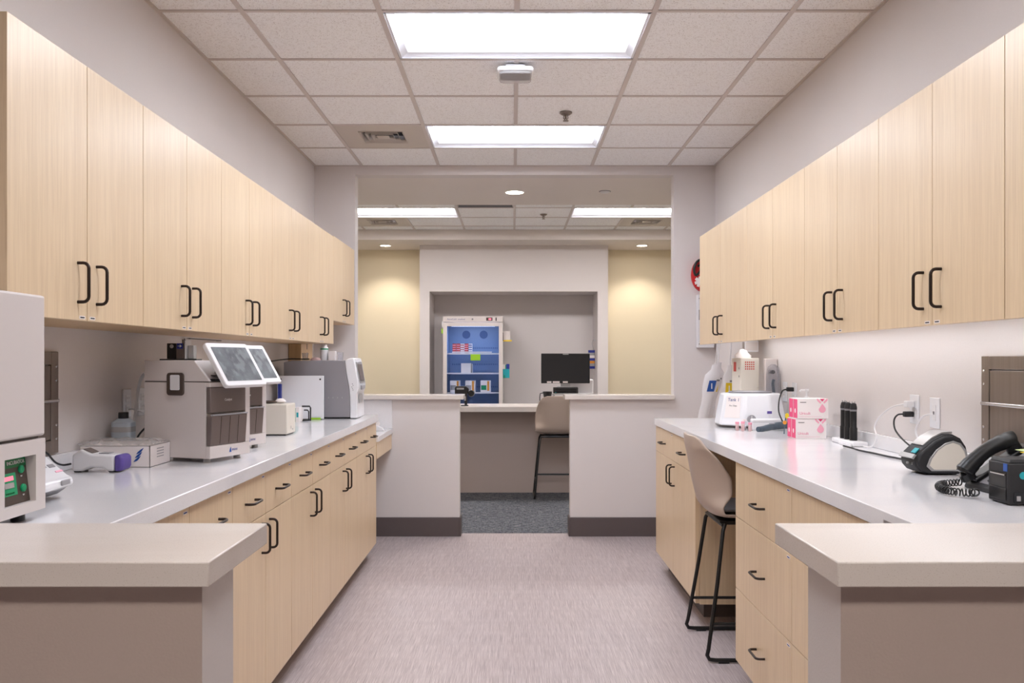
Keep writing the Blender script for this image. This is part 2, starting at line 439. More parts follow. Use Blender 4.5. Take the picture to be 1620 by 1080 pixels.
def downlight(label, x, y, z, r, power, group=None, mat='down'):
    t = thing('recessed_downlight', label, 'light', (x, y, z), 0, group)
    obj('trim_ring', B().tube([(r*math.cos(a*PI/12), r*math.sin(a*PI/12), -.002) for a in range(24)], .006, 6, closed=True), 'white', t)
    obj('lens', B().lathe([(r*.95,-.004),(r*.95,-.001)], seg=24), mat, t)
    if power:
        ld = bpy.data.lights.new('downlight_beam', 'SPOT'); ld.energy = power; ld.spot_size = math.radians(115); ld.spot_blend = .6
        ld.color = (1,.91,.78); ld.shadow_soft_size = .06
        lo = bpy.data.objects.new('downlight_beam', ld); C.objects.link(lo); lo.parent = t; lo.location = (0,0,-.02)
    return t
downlight('round recessed downlight over the gap between the lobby half walls', .014, 7.50, 2.88, .083, 12)
downlight('left small downlight washing the cream wall', -1.64, 10.98, 2.88, .07, 20, 'wall washing downlights')
downlight('right small downlight washing the cream wall', 1.66, 10.98, 2.88, .07, 20, 'wall washing downlights')
t = thing('detector_cap', 'small round white cap on lobby soffit right of the downlight', 'detector', (.805,7.47,2.88))
obj('cap', B().lathe([(.045,0),(.045,-.006),(.038,-.012),(.01,-.014)]), 'white', t); obj('ring', B().lathe([(.052,0),(.052,-.003),(.046,-.004)]), 'grey', t)
def sprinkler(label, x, y, z):
    t = thing('fire_sprinkler', label, 'sprinkler', (x, y, z), 0, 'ceiling sprinkler heads')
    obj('escutcheon', B().lathe([(.04,.0),(.04,-.004),(.026,-.014),(.012,-.016)]), 'steel', t)
    obj('stem', B().lathe([(.007,-.012),(.007,-.04)], seg=10).tube([(-.012,0,-.016),(-.014,0,-.035),(0,0,-.05)],.003,6).tube([(.012,0,-.016),(.014,0,-.035),(0,0,-.05)],.003,6), 'steel', t)
    obj('deflector', B().lathe([(.018,-.05),(.018,-.053)], seg=12), 'steel', t)
sprinkler('pendent fire sprinkler in tile right of the two aisle lights', .33, 5.33, CH)
sprinkler('pendent fire sprinkler in the lobby ceiling', .336, 9.35, LC)
t = thing('ceiling_access_point', 'rounded white wireless unit hanging under the first ceiling light edge', 'device', (.013,4.51,CH))
obj('bracket', B().box(-.05,-.07,-.02,.05,.07,-.003), 'white', t, bevel=.004)
obj('body', B().prism(rrect(-.095,-.095,.095,.095,.03), 'z', -.042, -.02), 'white_gloss', t, bevel=.008)
obj('cover', B().prism(rrect(-.085,-.085,.085,.085,.03), 'z', -.058, -.042), 'film', t, bevel=.006)

# ---------------------------------------------------------------- cabinets
def arc_pull(L, off=.032, vertical=True, r=.0048):
    rr = .016; pts = []
    a = -L/2; pts.append((a, 0))
    for k in range(5):
        t = PI/2*k/4; pts.append((a+rr-rr*math.cos(t), off-rr+rr*math.sin(t)))
    for k in range(5):
        t = PI/2*k/4; pts.append((-a-rr+rr*math.sin(t), off-rr+rr*math.cos(t)))
    pts.append((-a, 0))
    return pts
def pull(parent, cx, y, cz, vertical, L=.112):
    P = [((0 if vertical else p), q, (p if vertical else 0)) for p, q in arc_pull(L)]
    o = obj('handle', B().tube(P, .0048, 8), 'bronze', parent); o.location = (cx, y, cz); return o
def sticker(parent, cx, y, cz, w=.03, h=.009):
    obj('label_sticker', B().box(cx-w/2, y, cz-h/2, cx+w/2, y+.0008, cz+h/2), 'card', parent)
    obj('sticker_print', B().box(cx-w*.36, y+.0008, cz-h*.2, cx+w*.36, y+.0011, cz+h*.2), 'text_dark', parent)
def cab_root(name, label, side, ya, yb, group):
    """local x runs 0..w along the wall, local y points to the aisle"""
    if side == 'L': return thing(name, label, 'cabinet', (XL+.001, yb, 0), -PI/2, group), yb-ya
    return thing(name, label, 'cabinet', (XR-.001, ya, 0), PI/2, group), yb-ya
def upper(label, side, ya, yb, depth, z0, z1, doors, group, gaps=.0015, lip=0.0):
    t, w = cab_root('wall_cabinet', label, side, ya, yb, group)
    def lx(y): return (yb-y) if side == 'L' else (y-ya)
    d = depth-.02
    obj('body', B().box(.0008,.0,z0+lip,w-.0008,d-.001,z1), 'wood_edge', t)
    for (a, b_, hs) in doors:                      # hs: world y of the handle
        x0, x1 = sorted((lx(a), lx(b_)))
        dr = obj('door', B().box(x0+gaps,d,z0,x1-gaps,depth,z1), 'wood', t, bevel=.0012)
        pull(dr, lx(hs), depth, z0+.053+.056, True)
        sx = lx(hs)
        edge = x0 if abs(sx-x0) < abs(sx-x1) else x1
        c = edge + (.03 if edge == x0 else -.03)
        obj('label_sticker', B().box(c-.016,depth,z0+.005,c+.016,depth+.0008,z0+.014), 'card', dr)
        obj('sticker_print', B().box(c-.012,depth+.0008,z0+.0075,c+.012,depth+.0011,z0+.0115), 'text_dark', dr)
    return t
UL = 'maple cabinets on the left wall'
ul = [(2.105,2.882,2.504,'nearest upper maple cabinet on the left wall, its exposed end to the camera'),
      (2.882,3.656,3.27,'upper maple cabinet above the white box analyzers, second from the camera on the left wall'),
      (3.656,4.43,4.043,'upper maple cabinet on the left wall, third from the camera'),
      (4.43,5.20,4.815,'upper maple cabinet on the left wall, fourth from the camera'),
      (5.20,5.94,5.576,'upper maple cabinet above the tall grey analyzer on the left wall')]
for i, (a, b_, m_, lb) in enumerate(ul):
    g_ = .005 if i == 0 else .0015
    upper(lb, 'L', a, b_, .333, 1.515, 2.262, [(a, m_, m_-.055), (m_, b_, m_+.055)], UL, gaps=.0018)
upper('shorter upper maple cabinet at the far end of the left wall', 'L', 5.94, 6.72, .333, 1.678, 2.268, [(5.94,6.31,6.255),(6.31,6.72,6.365)], UL)
UR = 'maple cabinets on the right wall'
ur = [(1.44,2.211,1.83,'nearest upper maple cabinet on the right wall, cut by the right picture edge'),
      (2.211,2.974,2.593,'upper maple cabinet on the right wall with the two largest pulls, above the stainless hatch'),
      (2.974,3.73,3.353,'upper maple cabinet on the right wall above the black handles, between its larger neighbours'),
      (3.73,4.649,4.187,'upper maple cabinet on the right wall above the pink and white boxes'),
      (4.649,5.82,5.244,'upper maple cabinet at the far end of the right wall beside the red bag')]
for a, b_, m_, lb in ur:
    upper(lb, 'R', a, b_, .338, 1.507, 2.243, [(a, m_, m_-.055), (m_, b_, m_+.055)], UR, lip=.050)
# under-cabinet strips
for i, (a, b_) in enumerate([(1.45,2.205),(2.215,2.97),(2.98,3.725),(3.735,4.64),(4.655,5.40)]):
    t = thing('under_cabinet_light', ['thin light strip under the right cabinet nearest the camera','thin light strip under the cabinet above the stainless hatch','thin light strip under the middle right cabinet','thin light strip under the cabinet above the pink boxes','thin light strip under the farthest right cabinet'][i], 'light', (1.47,(a+b_)/2,1.5565), 0, 'strips under the right cabinets')
    L = (b_-a)/2
    obj('housing', B().box(-.025,-L,-.010,.025,L,0), 'white', t)
    obj('diffuser', B().box(-.020,-L+.004,-.0125,.024,L-.004,-.0102), 'strip', t)

def base(label, side, ya, yb, depth, cells, group, side_toe=0, toe_h=.105):
    t, w = cab_root('base_cabinet', label, side, ya, yb, group)
    def lx(y): return (yb-y) if side == 'L' else (y-ya)
    d = depth-.02
    obj('body', B().box(.0008,0,toe_h,w-.0008,d-.001,.965), 'wood_edge' if not side_toe else 'wood', t)
    x0 = .0008+ (side_toe if side_toe else 0)
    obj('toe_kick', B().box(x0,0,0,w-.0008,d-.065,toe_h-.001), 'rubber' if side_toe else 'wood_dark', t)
    for c in cells:
        kind, a, b_, z0, z1, h = c
        x0, x1 = sorted((lx(a), lx(b_)))
        o = obj(kind, B().box(x0+.0015,d,z0+.0015,x1-.0015,depth,z1-.0015), 'wood', t, bevel=.0012)
        if kind == 'drawer': pull(o, (x0+x1)/2, depth, h, False)
        else: pull(o, lx(h), depth, z1-.03-.056, True)
        if kind == 'drawer':
            c0 = x0+.035 if side == 'L' else x0+.035
            obj('label_sticker', B().box(c0-.016,depth,z1-.02,c0+.016,depth+.0008,z1-.011), 'card', o)
            obj('sticker_print', B().box(c0-.012,depth+.0008,z1-.0175,c0+.012,depth+.0011,z1-.0135), 'text_blue', o)
    return t
BLG = 'maple base cabinets along the left counter'
P_ = [1.40, 2.165, 2.949, 3.736, 4.521, 5.29, 6.05]
bl = ['base cabinet at the near end of the left counter behind the half wall','left base cabinet half hidden by the pale ledge',
      'left base cabinet whose pulls show just past the pale ledge corner','left base cabinet in the middle of the run, pulls fully visible',
      'left base cabinet second from the far end','left base cabinet at the far end beside the low desk']
for i in range(6):
    a, b_ = P_[i], P_[i+1]; m_ = (a+b_)/2
    cells = [('door',a,m_,.105,.80,m_-.05),('door',m_,b_,.105,.80,m_+.05),('drawer',a,m_,.80,.965,.878),('drawer',m_,b_,.80,.965,.878)]
    base(bl[i], 'L', a, b_, XL*-1-.970, cells, BLG)
BRG = 'maple base cabinets along the right counter'
dp = XR-.958
base('right base cabinet with two doors beyond the stool', 'R', 4.46, 5.71, dp,
     [('door',4.475,5.10,.125,.80,5.05),('door',5.10,5.71,.125,.80,5.15),('drawer',4.475,5.10,.80,.965,.878),('drawer',5.10,5.71,.80,.965,.878)], BRG, side_toe=.2, toe_h=.125)
def drawers3(a, b_): return [('drawer',a,b_,.7325,.965,.835),('drawer',a,b_,.427,.7325,.57),('drawer',a,b_,.115,.427,.265)]
base('right base cabinet of three wide drawers on the camera side of the stool', 'R', 2.929, 3.669, dp, drawers3(2.929,3.669), BRG)
base('right base cabinet mostly hidden behind the near pale ledge', 'R', 2.185, 2.929, dp, drawers3(2.185,2.929), BRG)

# ---------------------------------------------------------------- worktops
t = thing('countertop', 'long pale grey quartz worktop along the left wall', 'countertop', (-1.27,3.7,.967))
def rel(b, o):            # world-space mesh under a thing: shift vertices
    L = Vector(o.location)
    for v in b.bm.verts: v.co -= L
    return b
obj('slab', rel(B().box(XL+.001,1.34,.968,-.952,6.05,1.015), t), 'quartz', t, bevel=.003)
obj('backsplash', rel(B().box(XL+.001,1.34,1.0155,XL+.019,6.05,1.076), t), 'quartz', t, bevel=.002)
t = thing('countertop', 'long glossy quartz worktop along the right wall', 'countertop', (1.27,3.7,.967))
obj('slab', rel(B().prism([(1.34,.992),(2.185,.992),(2.185,.968),(5.72,.968),(5.72,1.015),(1.34,1.015)],'x',.948,XR-.001), t), 'quartz', t, bevel=.002)
obj('backsplash', rel(B().box(XR-.019,1.34,1.0155,XR-.001,5.72,1.076), t), 'quartz', t, bevel=.002)
tag(obj('counter_bracket', B().prism([(.95,.99),(1.60,.99),(1.60,.80),(1.40,.80)],'y',2.05,2.09), 'brown_panel'), 'dark support bracket under the thin near end of the right worktop', 'bracket')
# low desk at the far left
t = thing('low_desk', 'low quartz-topped desk section at the far left corner', 'desk', (-1.27,6.4,.70))
obj('slab', rel(B().box(XL+.001,6.052,.822,-.955,6.788,.860), t), 'quartz', t, bevel=.002)
obj('apron', rel(B().box(XL+.02,6.052,.70,-.965,6.787,.821), t), 'wood', t, bevel=.001)
obj('splash_panel', rel(B().box(XL+.001,6.789,.861,-.962,6.799,1.087), t), 'quartz', t)
# ledges
def ledge(label, x0, y0, x1, y1, mat='quartz_warm', ch=0):
    t = thing('ledge_cap', label, 'ledge', ((x0+x1)/2,(y0+y1)/2,1.089))
    obj('slab', rel(B().box(x0,y0,1.0905,x1,y1,1.125), t), mat, t, bevel=.002)
    return t
ledge('pale quartz ledge on the near left half wall, filling the lower left corner', -2.6, 1.164, -.4156, 1.444)
ledge('speckled pale quartz ledge on the near right half wall, filling the lower right corner', .443, 1.164, 2.6, 1.444)
ledge('slim quartz ledge on the far left half wall', -1.256, 6.755, -.395, 7.03)
ledge('slim quartz ledge on the far right half wall', .412, 6.755, 1.281, 7.03)
# lobby reception counter
t = thing('reception_counter', 'lobby counter with pale top and taupe knee panel seen through the gap', 'counter', (0,9,.004))
obj('slab', rel(B().box(-2.2,8.69,.875,2.2,9.30,.930), t), 'quartz_warm', t, bevel=.003)
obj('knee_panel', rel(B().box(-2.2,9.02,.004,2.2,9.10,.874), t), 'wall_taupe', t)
# ================================================================ things on the counters
CT = 1.0152
def T(name, label, cat, x, y, z=CT, rz=0, group=None): return thing(name, label, cat, (x, y, z), rz, group)

# ---- incubator (near left)
t = T('incubator', 'tall white laboratory incubator with green labelled display at left picture edge', 'incubator', -1.35, 1.80)
# local: +x to the aisle. front face at x=.207
F = .207
b = B()
# lower cabinet with a window recess: y window from .119 to .245 (local), z .052...159
y0, y1 = -.25, .286; zb, zt = .025, .196
wy0, wy1, wz0, wz1 = .119, .245, .050, .160
b.box(-.2,y0,zb,F-.05,y1,zt).box(F-.05,y0,zb,F,wy0,zt).box(F-.05,wy1,zb,F,y1,zt).box(F-.05,wy0,zb,F,wy1,wz0).box(F-.05,wy0,wz1,F,wy1,zt)
obj('body', b, 'offwhite', t)
obj('door', B().box(-.2,y0,.2025,F,y1,.5425), 'offwhite', t, bevel=.006)
obj('door_gasket', B().box(-.19,y0+.01,.1965,F-.012,y1-.01,.202), 'brown_dark', t)
# slanted control panel
cp = obj('control_panel', B().hexa([(F-.0135,wy0+.001,wz0+.001),(F-.0135,wy1-.001,wz0+.001),(F-.049,wy1-.001,wz0+.001),(F-.049,wy0+.001,wz0+.001)],
     [(F-.027,wy0+.001,wz1-.001),(F-.027,wy1-.001,wz1-.001),(F-.049,wy1-.001,wz1-.001),(F-.049,wy0+.001,wz1-.001)]), 'brown_dark', t)
def onpanel(yc, zc, e=.0012):
    k = (zc-wz0)/(wz1-wz0); return (F-.0135-.0135*k+e, yc, zc)
nx = Vector((1,0,.0135/.11)).normalized(); upv = Vector((-.0135,0,.11)).normalized()
def patch(nm, yc, zc, w, h, m, par, e=.0006):
    c = Vector(onpanel(yc, zc, e)); Y = Vector((0,1,0)); V = []
    q = [c-Y*w/2-upv*h/2, c+Y*w/2-upv*h/2, c+Y*w/2+upv*h/2, c-Y*w/2+upv*h/2]
    return obj(nm, B().hexa(q, [p+nx*.0012 for p in q]), m, par)
patch('name_strip', wy0+.072, wz1-.014, .100, .022, 'green_dark', cp)
text('lettering', 'INCUBATOR', .0125, onpanel(wy0+.081, wz1-.014, .0026), (0,1,0), upv, 'text_white', cp)
dsp = patch('display_label', wy0+.046, wz0+.048, .060, .052, 'green', cp)
patch('display', wy0+.044, wz0+.062, .040, .010, 'pink_led', dsp, .002)
patch('lcd', wy0+.046, wz0+.046, .036, .012, 'silver', dsp, .002)
text('lettering', 'TEMPERATURE', .0055, onpanel(wy0+.046, wz0+.028, .0026), (0,1,0), upv, 'green_dark', dsp)
for zc in (wz0+.078, wz0+.034):
    c = onpanel(wy0+.100, zc); bt = obj('button', B().lathe([(.0095,0),(.0095,.004),(.007,.006)], (0,0,0), 16, axis='x'), 'green', cp); bt.location = (c[0]-.001, c[1], c[2])
    text('lettering', 'SET', .005, onpanel(wy0+.100, zc-.016, .0014), (0,1,0), upv, 'text_white', cp)
for yy in (-.2, .25):
    for xx in (-.16, .16): obj('foot', B().lathe([(.016,0),(.016,.025)], (xx,yy,0), 12), 'black', t)
text('lettering', 'Boekel', .022, (F+.0004,-.02,.12), (0,1,0), (0,0,1), 'text_dark', t)

# ---- wedge shaped reader behind the incubator
t = T('chemistry_reader', 'white wedge shaped benchtop reader with grey underside just behind the tall incubator', 'analyzer', -1.383, 2.31)
obj('body', B().prism([(-.13,.03),(.135,.03),(.142,.04),(.138,.056),(.122,.064),(.02,.150),(-.02,.158),(-.13,.158)],'y',-.115,.105), 'white_gloss', t, bevel=.008, seg=3)
obj('underside', B().prism([(-.12,.004),(.07,.004),(.10,.010),(.128,.0295),(-.12,.0295)],'y',-.105,.095), 'grey', t, bevel=.003)
obj('window', B().box(.1405,.035,.040,.1445,.080,.055), 'midgrey', t, bevel=.003)
def on_slope(nm, yc, k, w, h, m):
    a = Vector((.122,0,.064)); d = Vector((-.102,0,.086)); n = Vector((.086,0,.102)).normalized(); c = a+d*k+Vector((0,yc,0)); d.normalize(); Y = Vector((0,1,0))
    q = [c-Y*w/2-d*h/2, c+Y*w/2-d*h/2, c+Y*w/2+d*h/2, c-Y*w/2+d*h/2]; q = [p+n*.0003 for p in q]
    obj(nm, B().hexa(q, [p+n*.0012 for p in q]), m, t)
on_slope('label_patch', .03, .35, .04, .018, 'midgrey'); on_slope('label_patch', .075, .3, .03, .012, 'grey'); on_slope('label_patch', .0, .42, .03, .010, 'pinklight')
on_slope('label_patch', -.01, .22, .022, .010, 'yellow'); on_slope('label_patch', .055, .62, .02, .03, 'grey'); on_slope('label_patch', .082, .12, .035, .006, 'pinklight'); on_slope('label_patch', -.03, .1, .03, .01, 'teal')
for p in ((-.09,-.08),(-.09,.07),(.05,-.08),(.05,.07)): obj('foot', B().lathe([(.01,0),(.01,.004)], (p[0],p[1],0), 10), 'black', t)

# ---- stainless hatches set in the side walls
def hatch(label, side, yc, hw, z0, z1):
    s = 1 if side == 'L' else -1
    t = T('pass_through_hatch', label, 'hatch', XL+.0005 if side == 'L' else XR-.0005, yc, z0, 0 if side == 'L' else PI, 'stainless hatches in the side walls')
    H = z1-z0; f = .045
    b = B().box(0,-hw,0,.012,-hw+f,H).box(0,hw-f,0,.012,hw,H).box(0,-hw+f,H-f,.012,hw-f,H).box(0,-hw+f,0,.012,hw-f,f)
    obj('frame', b, 'steel', t, bevel=.002)
    d = obj('door', B().box(.0,-hw+f+.003,f+.003,.010,hw-f-.003,H-f-.003), 'steel', t, bevel=.002)
    obj('crossbar', B().box(.0101,-hw+.003,H*.50,.018,hw-.003,H*.50+.012), 'chrome', d, bevel=.003)
    l = obj('latch', B().lathe([(.020,.018),(.020,.022),(.012,.024)], (0,.10*s*0+.08,H*.50+.004), 16, axis='x', sx=.7), 'black', d)
    obj('latch_tongue', B().box(.022,.075,H*.5-.008,.030,.085,H*.5+.016), 'silver', l)
    for yy in (-hw+.014, hw-.014):
        for zz in (.05, H*.28, H*.72, H-.05): obj('screw', B().lathe([(.005,.012),(.004,.0135)], (0,yy,zz), 8, axis='x'), 'chrome', t)
hatch('stainless steel hatch in left wall half hidden behind the incubator', 'L', 2.62, .33, 1.082, 1.43)
hatch('stainless steel hatch in right wall behind the desk telephone', 'R', 2.587, .33, 1.082, 1.415)

# ---- handheld meter
t = T('handheld_meter', 'white handheld meter with purple end lying before the flat box', 'meter', -1.43, 2.965)
obj('body', B().prism([(-.085,.004),(-.05,.004),(-.02,.016),(.02,.016),(.035,.004),(.060,.004),(.060,.060),(-.02,.064),(-.055,.080),(-.085,.060)],'y',-.036,.036), 'white', t, bevel=.008, seg=3)
obj('end_cap', B().prism([(.0605,.004),(.083,.004),(.090,.018),(.090,.048),(.083,.060),(.0605,.060)],'y',-.037,.037), 'purple', t, bevel=.008, seg=3)
obj('display', B().hexa([(-.05,-.024,.0788),(-.02,-.024,.0652),(-.02,.024,.0652),(-.05,.024,.0788)],[(-.05,-.024,.0805),(-.02,-.024,.067),(-.02,.024,.067),(-.05,.024,.0805)]), 'brown_panel', t)
obj('keys', B().box(.0,-.02,.0625,.035,.02,.0655), 'midgrey', t, bevel=.001)
for p in (-.07,.05): obj('foot', B().box(p-.012,-.025,0,p+.012,.025,.005), 'black', t)
tag(obj('cable', B().tube([(-1.560,2.72,1.10),(-1.548,2.74,1.115),(-1.535,2.80,1.10),(-1.535,2.86,1.06),(-1.53,2.90,1.045),(-1.518,2.93,1.045)], .0035, 7, smooth=5), 'black'), 'thin black lead plugged into the handheld meter', 'cable')

# ---- flat box with plastic wrap
t = T('supply_box', 'flat white box with blue striped mark under crumpled clear wrap', 'box', -1.435, 3.165)
b = B().box(-.125,-.09,0,.127,.09,.0015).box(-.125,-.09,0,.127,-.088,.077).box(-.125,.088,0,.127,.09,.077).box(-.125,-.09,0,-.123,.09,.077).box(.125,-.09,0,.127,.09,.077).box(-.125,-.09,.0755,.127,.09,.077)
obj('carton', b, 'card', t)
for k in range(3):
    pts = [(.080+.004*k+.026*u, .0, .020+.014*k+.022*u**.7) for u in (0,.25,.5,.75,1)]
    P = [(p[0]-.012+.001*k, p[2]) for p in pts]
    poly = P+[(p[0],p[1]-.009*(1-abs(2*i/4-1))**.5-.001) for i, p in reversed(list(enumerate(P)))]
    obj('blue_stripe', B().prism(poly,'y',-.0912,-.0902), 'blue', t)
obj('hand_hole', B().lathe([(.012,-.0909),(.012,-.0902)], (-.02,0,.048), 14, axis='y', sx=.6), 'brown_panel', t)
for k in range(4): obj('side_print', B().box(.1272,-.03,.030+.010*k,.1277,.03,.033+.010*k), 'midgrey', t)
rnd = random.Random(3)
gr = [[(rnd.random()-.5) for _ in range(20)] for _ in range(20)]
def crump(u, v):
    i, j = int(u*14+.5), int(v*10+.5)
    e = min(u,1-u,v,1-v)
    return (-.135+.255*u+gr[i][j]*.008, -.085+.165*v+gr[j][i]*.008, .0785+.016*abs(gr[i][j])+ (.010 if e > .05 else .0))
tag(obj('plastic_wrap', rel(B().grid(lambda u,v: tuple(Vector(crump(u,v))+Vector((-1.435,3.165,CT))), 14, 10), type('o',(),{'location':(0,0,0)})), 'film'), 'crumpled clear plastic wrap lying on the flat white box', 'wrap')

# ---- bottle
t = T('reagent_bottle', 'frosted plastic bottle with black cap against the left wall', 'bottle', -1.515, 3.32)
obj('body', B().prism(rrect(-.038,-.032,.038,.032,.014),'z',.0,.145).hexa([(x,y,.1452) for x,y in rrect(-.037,-.031,.037,.031,.014)],[(x*.5,y*.5,.160) for x,y in rrect(-.037,-.031,.037,.031,.014)]), 'bottle', t)
obj('cap', B().lathe([(.019,.160),(.019,.182),(.017,.184)], seg=20), 'black', t); obj('label_band', B().prism(rrect(-.0385,-.0325,.0385,.0325,.014),'z',.108,.128), 'silver', t)

# ---- wall outlets
def outlet(label, side, yc, zc, kind='duplex', group=None):
    t = T('wall_outlet', label, 'outlet', XL+.0005 if side == 'L' else XR-.0005, yc, zc, 0 if side == 'L' else PI, group)
    obj('cover_plate', B().box(0,-.036,-.058,.006,.036,.058), 'white_gloss', t, bevel=.002)
    if kind == 'duplex':
        for z in (-.02,.02):
            r = obj('receptacle', B().box(.006,-.017,z-.014,.0085,.017,z+.014), 'white', t, bevel=.003)
            obj('slots', B().box(.0085,-.008,z-.002,.0088,-.0065,z+.006).box(.0085,.0065,z-.002,.0088,.008,z+.006), 'black', r)
    else:
        obj('port_insert', B().box(.006,-.014,-.030,.008,.014,.030), 'white', t, bevel=.001); obj('port', B().box(.008,-.006,-.006,.0084,.006,.006), 'grey', t)
    return t
outlet('white wall outlet above the frosted bottle', 'L', 3.49, 1.225)
outlet('white wall outlet right behind the first white analyzer', 'L', 3.63, 1.225)
outlet('white wall outlet with black and white plugs left of the label printer', 'R', 3.42, 1.205)
outlet('white data outlet plate above the label printer', 'R', 3.255, 1.20, 'data')
outlet('white outlet plate behind the centrifuge, further from the camera', 'R', 5.05, 1.215)
outlet('white outlet with a black plug beside the centrifuge', 'R', 4.88, 1.215)
def cord(name, label, pts, r, m, cat='cable'):
    return tag(obj(name, B().tube(pts, r, 8, smooth=6), m), label, cat)
cord('drain_tube', 'white tube arching from the first analyzer down behind the bottle', [(-1.43,3.32,1.35),(-1.47,3.38,1.335),(-1.50,3.42,1.29),(-1.51,3.42,1.21),(-1.515,3.41,1.12),(-1.515,3.42,1.024)], .006, 'white')
cord('cable', 'black looped cords behind the first white analyzer', [(-1.565,3.63,1.20),(-1.53,3.62,1.19),(-1.50,3.58,1.12),(-1.51,3.5,1.06),(-1.53,3.45,1.05),(-1.53,3.5,1.10),(-1.51,3.56,1.13),(-1.49,3.60,1.08),(-1.48,3.58,1.024)], .004, 'black')
cord('cable', 'pale cord loop behind the frosted bottle', [(-1.57,3.49,1.20),(-1.545,3.48,1.20),(-1.52,3.52,1.18),(-1.50,3.55,1.12),(-1.51,3.48,1.075),(-1.54,3.46,1.09),(-1.55,3.50,1.06),(-1.54,3.54,1.022)], .0035, 'white')

# ---- white box analyzers
def analyzer(label, x, y):
    rz = math.atan2(.934, .357)                    # local x = along the front face, local y = to the rear
    t = T('benchtop_analyzer', label, 'analyzer', x, y, CT, rz, 'matching white box analyzers with tilted touch screens')
    W, D, H, H1, z0 = .232, .315, .385, .302, .016
    b = B()
    # lower body with the front openings
    b.box(0,.02,z0,W,D,H1).box(0,0,z0,W,.02,.063).box(.204,0,.063,W,.02,H1).box(0,0,.285,.204,.02,H1)
    obj('body', b, 'offwhite', t, bevel=.002)
    # lid: slanted front, recess behind the screen
    lid = obj('lid', B().prism([(.001,H1+.004),(D,H1+.004),(D,H),(.075,H)],'x',0,.012).prism([(.001,H1+.004),(D,H1+.004),(D,H),(.075,H)],'x',W-.012,W)
        .prism([(.035,H1+.004),(D,H1+.004),(D,H),(.085,H)],'x',.0121,W-.0121), 'offwhite', t, bevel=.002)
    obj('dark_insert', B().lathe([(.055,.0),(.055,.004)], (.116,.055,H1+.024), 20), 'brown_dark', lid)
    obj('port_slot', B().box(.03,.0005,H1+.0045,.14,.030,H1+.013), 'black', lid)
    obj('seam', B().box(.002,.006,H1+.0002,W-.002,D-.002,H1+.0038), 'brown_dark', t)
    # latch on the near side
    l = obj('side_latch', B().prism(rrect(.119,.252,.200,.338,.012),'x',-.007,-.0003), 'brown_dark', t, bevel=.002)
    obj('latch_pad', B().prism(rrect(.136,.272,.180,.330,.005),'x',-.010,-.0072), 'white', l, bevel=.001)
    obj('upper_panel', B().box(.001,-.0015,.187,.203,.018,.284), 'brown_panel', t, bevel=.003)
    dr = obj('lower_tray', B().hexa([(.001,-.001,.0645),(.203,-.001,.0645),(.203,.018,.0645),(.001,.018,.0645)],[(.001,-.010,.176),(.203,-.010,.176),(.203,.018,.176),(.001,.018,.176)]), 'brown_panel', t, bevel=.002)
    obj('tray_lip', B().box(.001,-.013,.1765,.203,-.002,.182), 'midgrey', dr, bevel=.001)
    for xx in (.052,.102,.152):
        obj('groove', B().hexa([(xx,-.0022,.068),(xx+.0018,-.0022,.068),(xx+.0018,-.001,.068),(xx,-.001,.068)],[(xx,-.011,.172),(xx+.0018,-.011,.172),(xx+.0018,-.009,.172),(xx,-.009,.172)]), 'brown_dark', dr)
    text('lettering', 'Catalyst', .013, (.100,-.0026,.235), (1,0,0), (0,0,1), 'text_white', t)
    text('lettering', 'IDEXX', .011, (.140,-.0006,.040), (1,0,0), (0,0,1), 'text_blue', t)
    obj('logo_mark', B().prism([(.108,.032),(.120,.032),(.117,.052),(.112,.044)],'y',-.001,-.0002), 'blue', t)
    # tilted tablet
    p0 = Vector((0,-.082,.290)); p1 = Vector((0,.022,.452)); dz = (p1-p0); n = Vector((0,-dz.z,dz.y)).normalized(); L = dz.length; u = dz.normalized()
    def tp(a, c, e): return tuple(p0+Vector((a,0,0))+u*c+n*e)
    def slab(nm, a0, a1, c0, c1, e0, e1, m, par, r=.012, **k):
        poly = rrect(a0, c0, a1, c1, r)
        return obj(nm, B().hexa([tp(a,c,e0) for a,c in poly],[tp(a,c,e1) for a,c in poly]), m, par, **k)
    tab = slab('touch_screen', -.004, W+.004, 0, L, -.018, 0, 'white', t, bevel=.003)
    slab('display', .016, W-.016, .022, L-.020, .0003, .0012, 'screen', tab, r=.002)
    obj('screen_arm', B().hexa([(.09,.012,H1+.03),(.14,.012,H1+.03),(.14,.06,H1+.03),(.09,.06,H1+.03)],[(.09,-.012,.395),(.14,-.012,.395),(.14,.012,.40),(.09,.012,.40)]), 'silver', t)
    for p in ((.03,.04),(W-.03,.04),(.03,D-.04),(W-.03,D-.04)): obj('foot', B().lathe([(.014,0),(.012,.0158)], (p[0],p[1],0), 12), 'silver', t)
    return t
# local x axis = u (.357,.934); local y must be rear (-.934,.357): rotation of +90 from u -> right handed
a1 = analyzer('white box analyzer with tilted touch screen, the one nearer the camera', -1.132, 3.188)
dup(a1, (-1.184, 3.593, CT), a1.rotation_euler.z, 'white box analyzer with tilted touch screen, behind the first one')

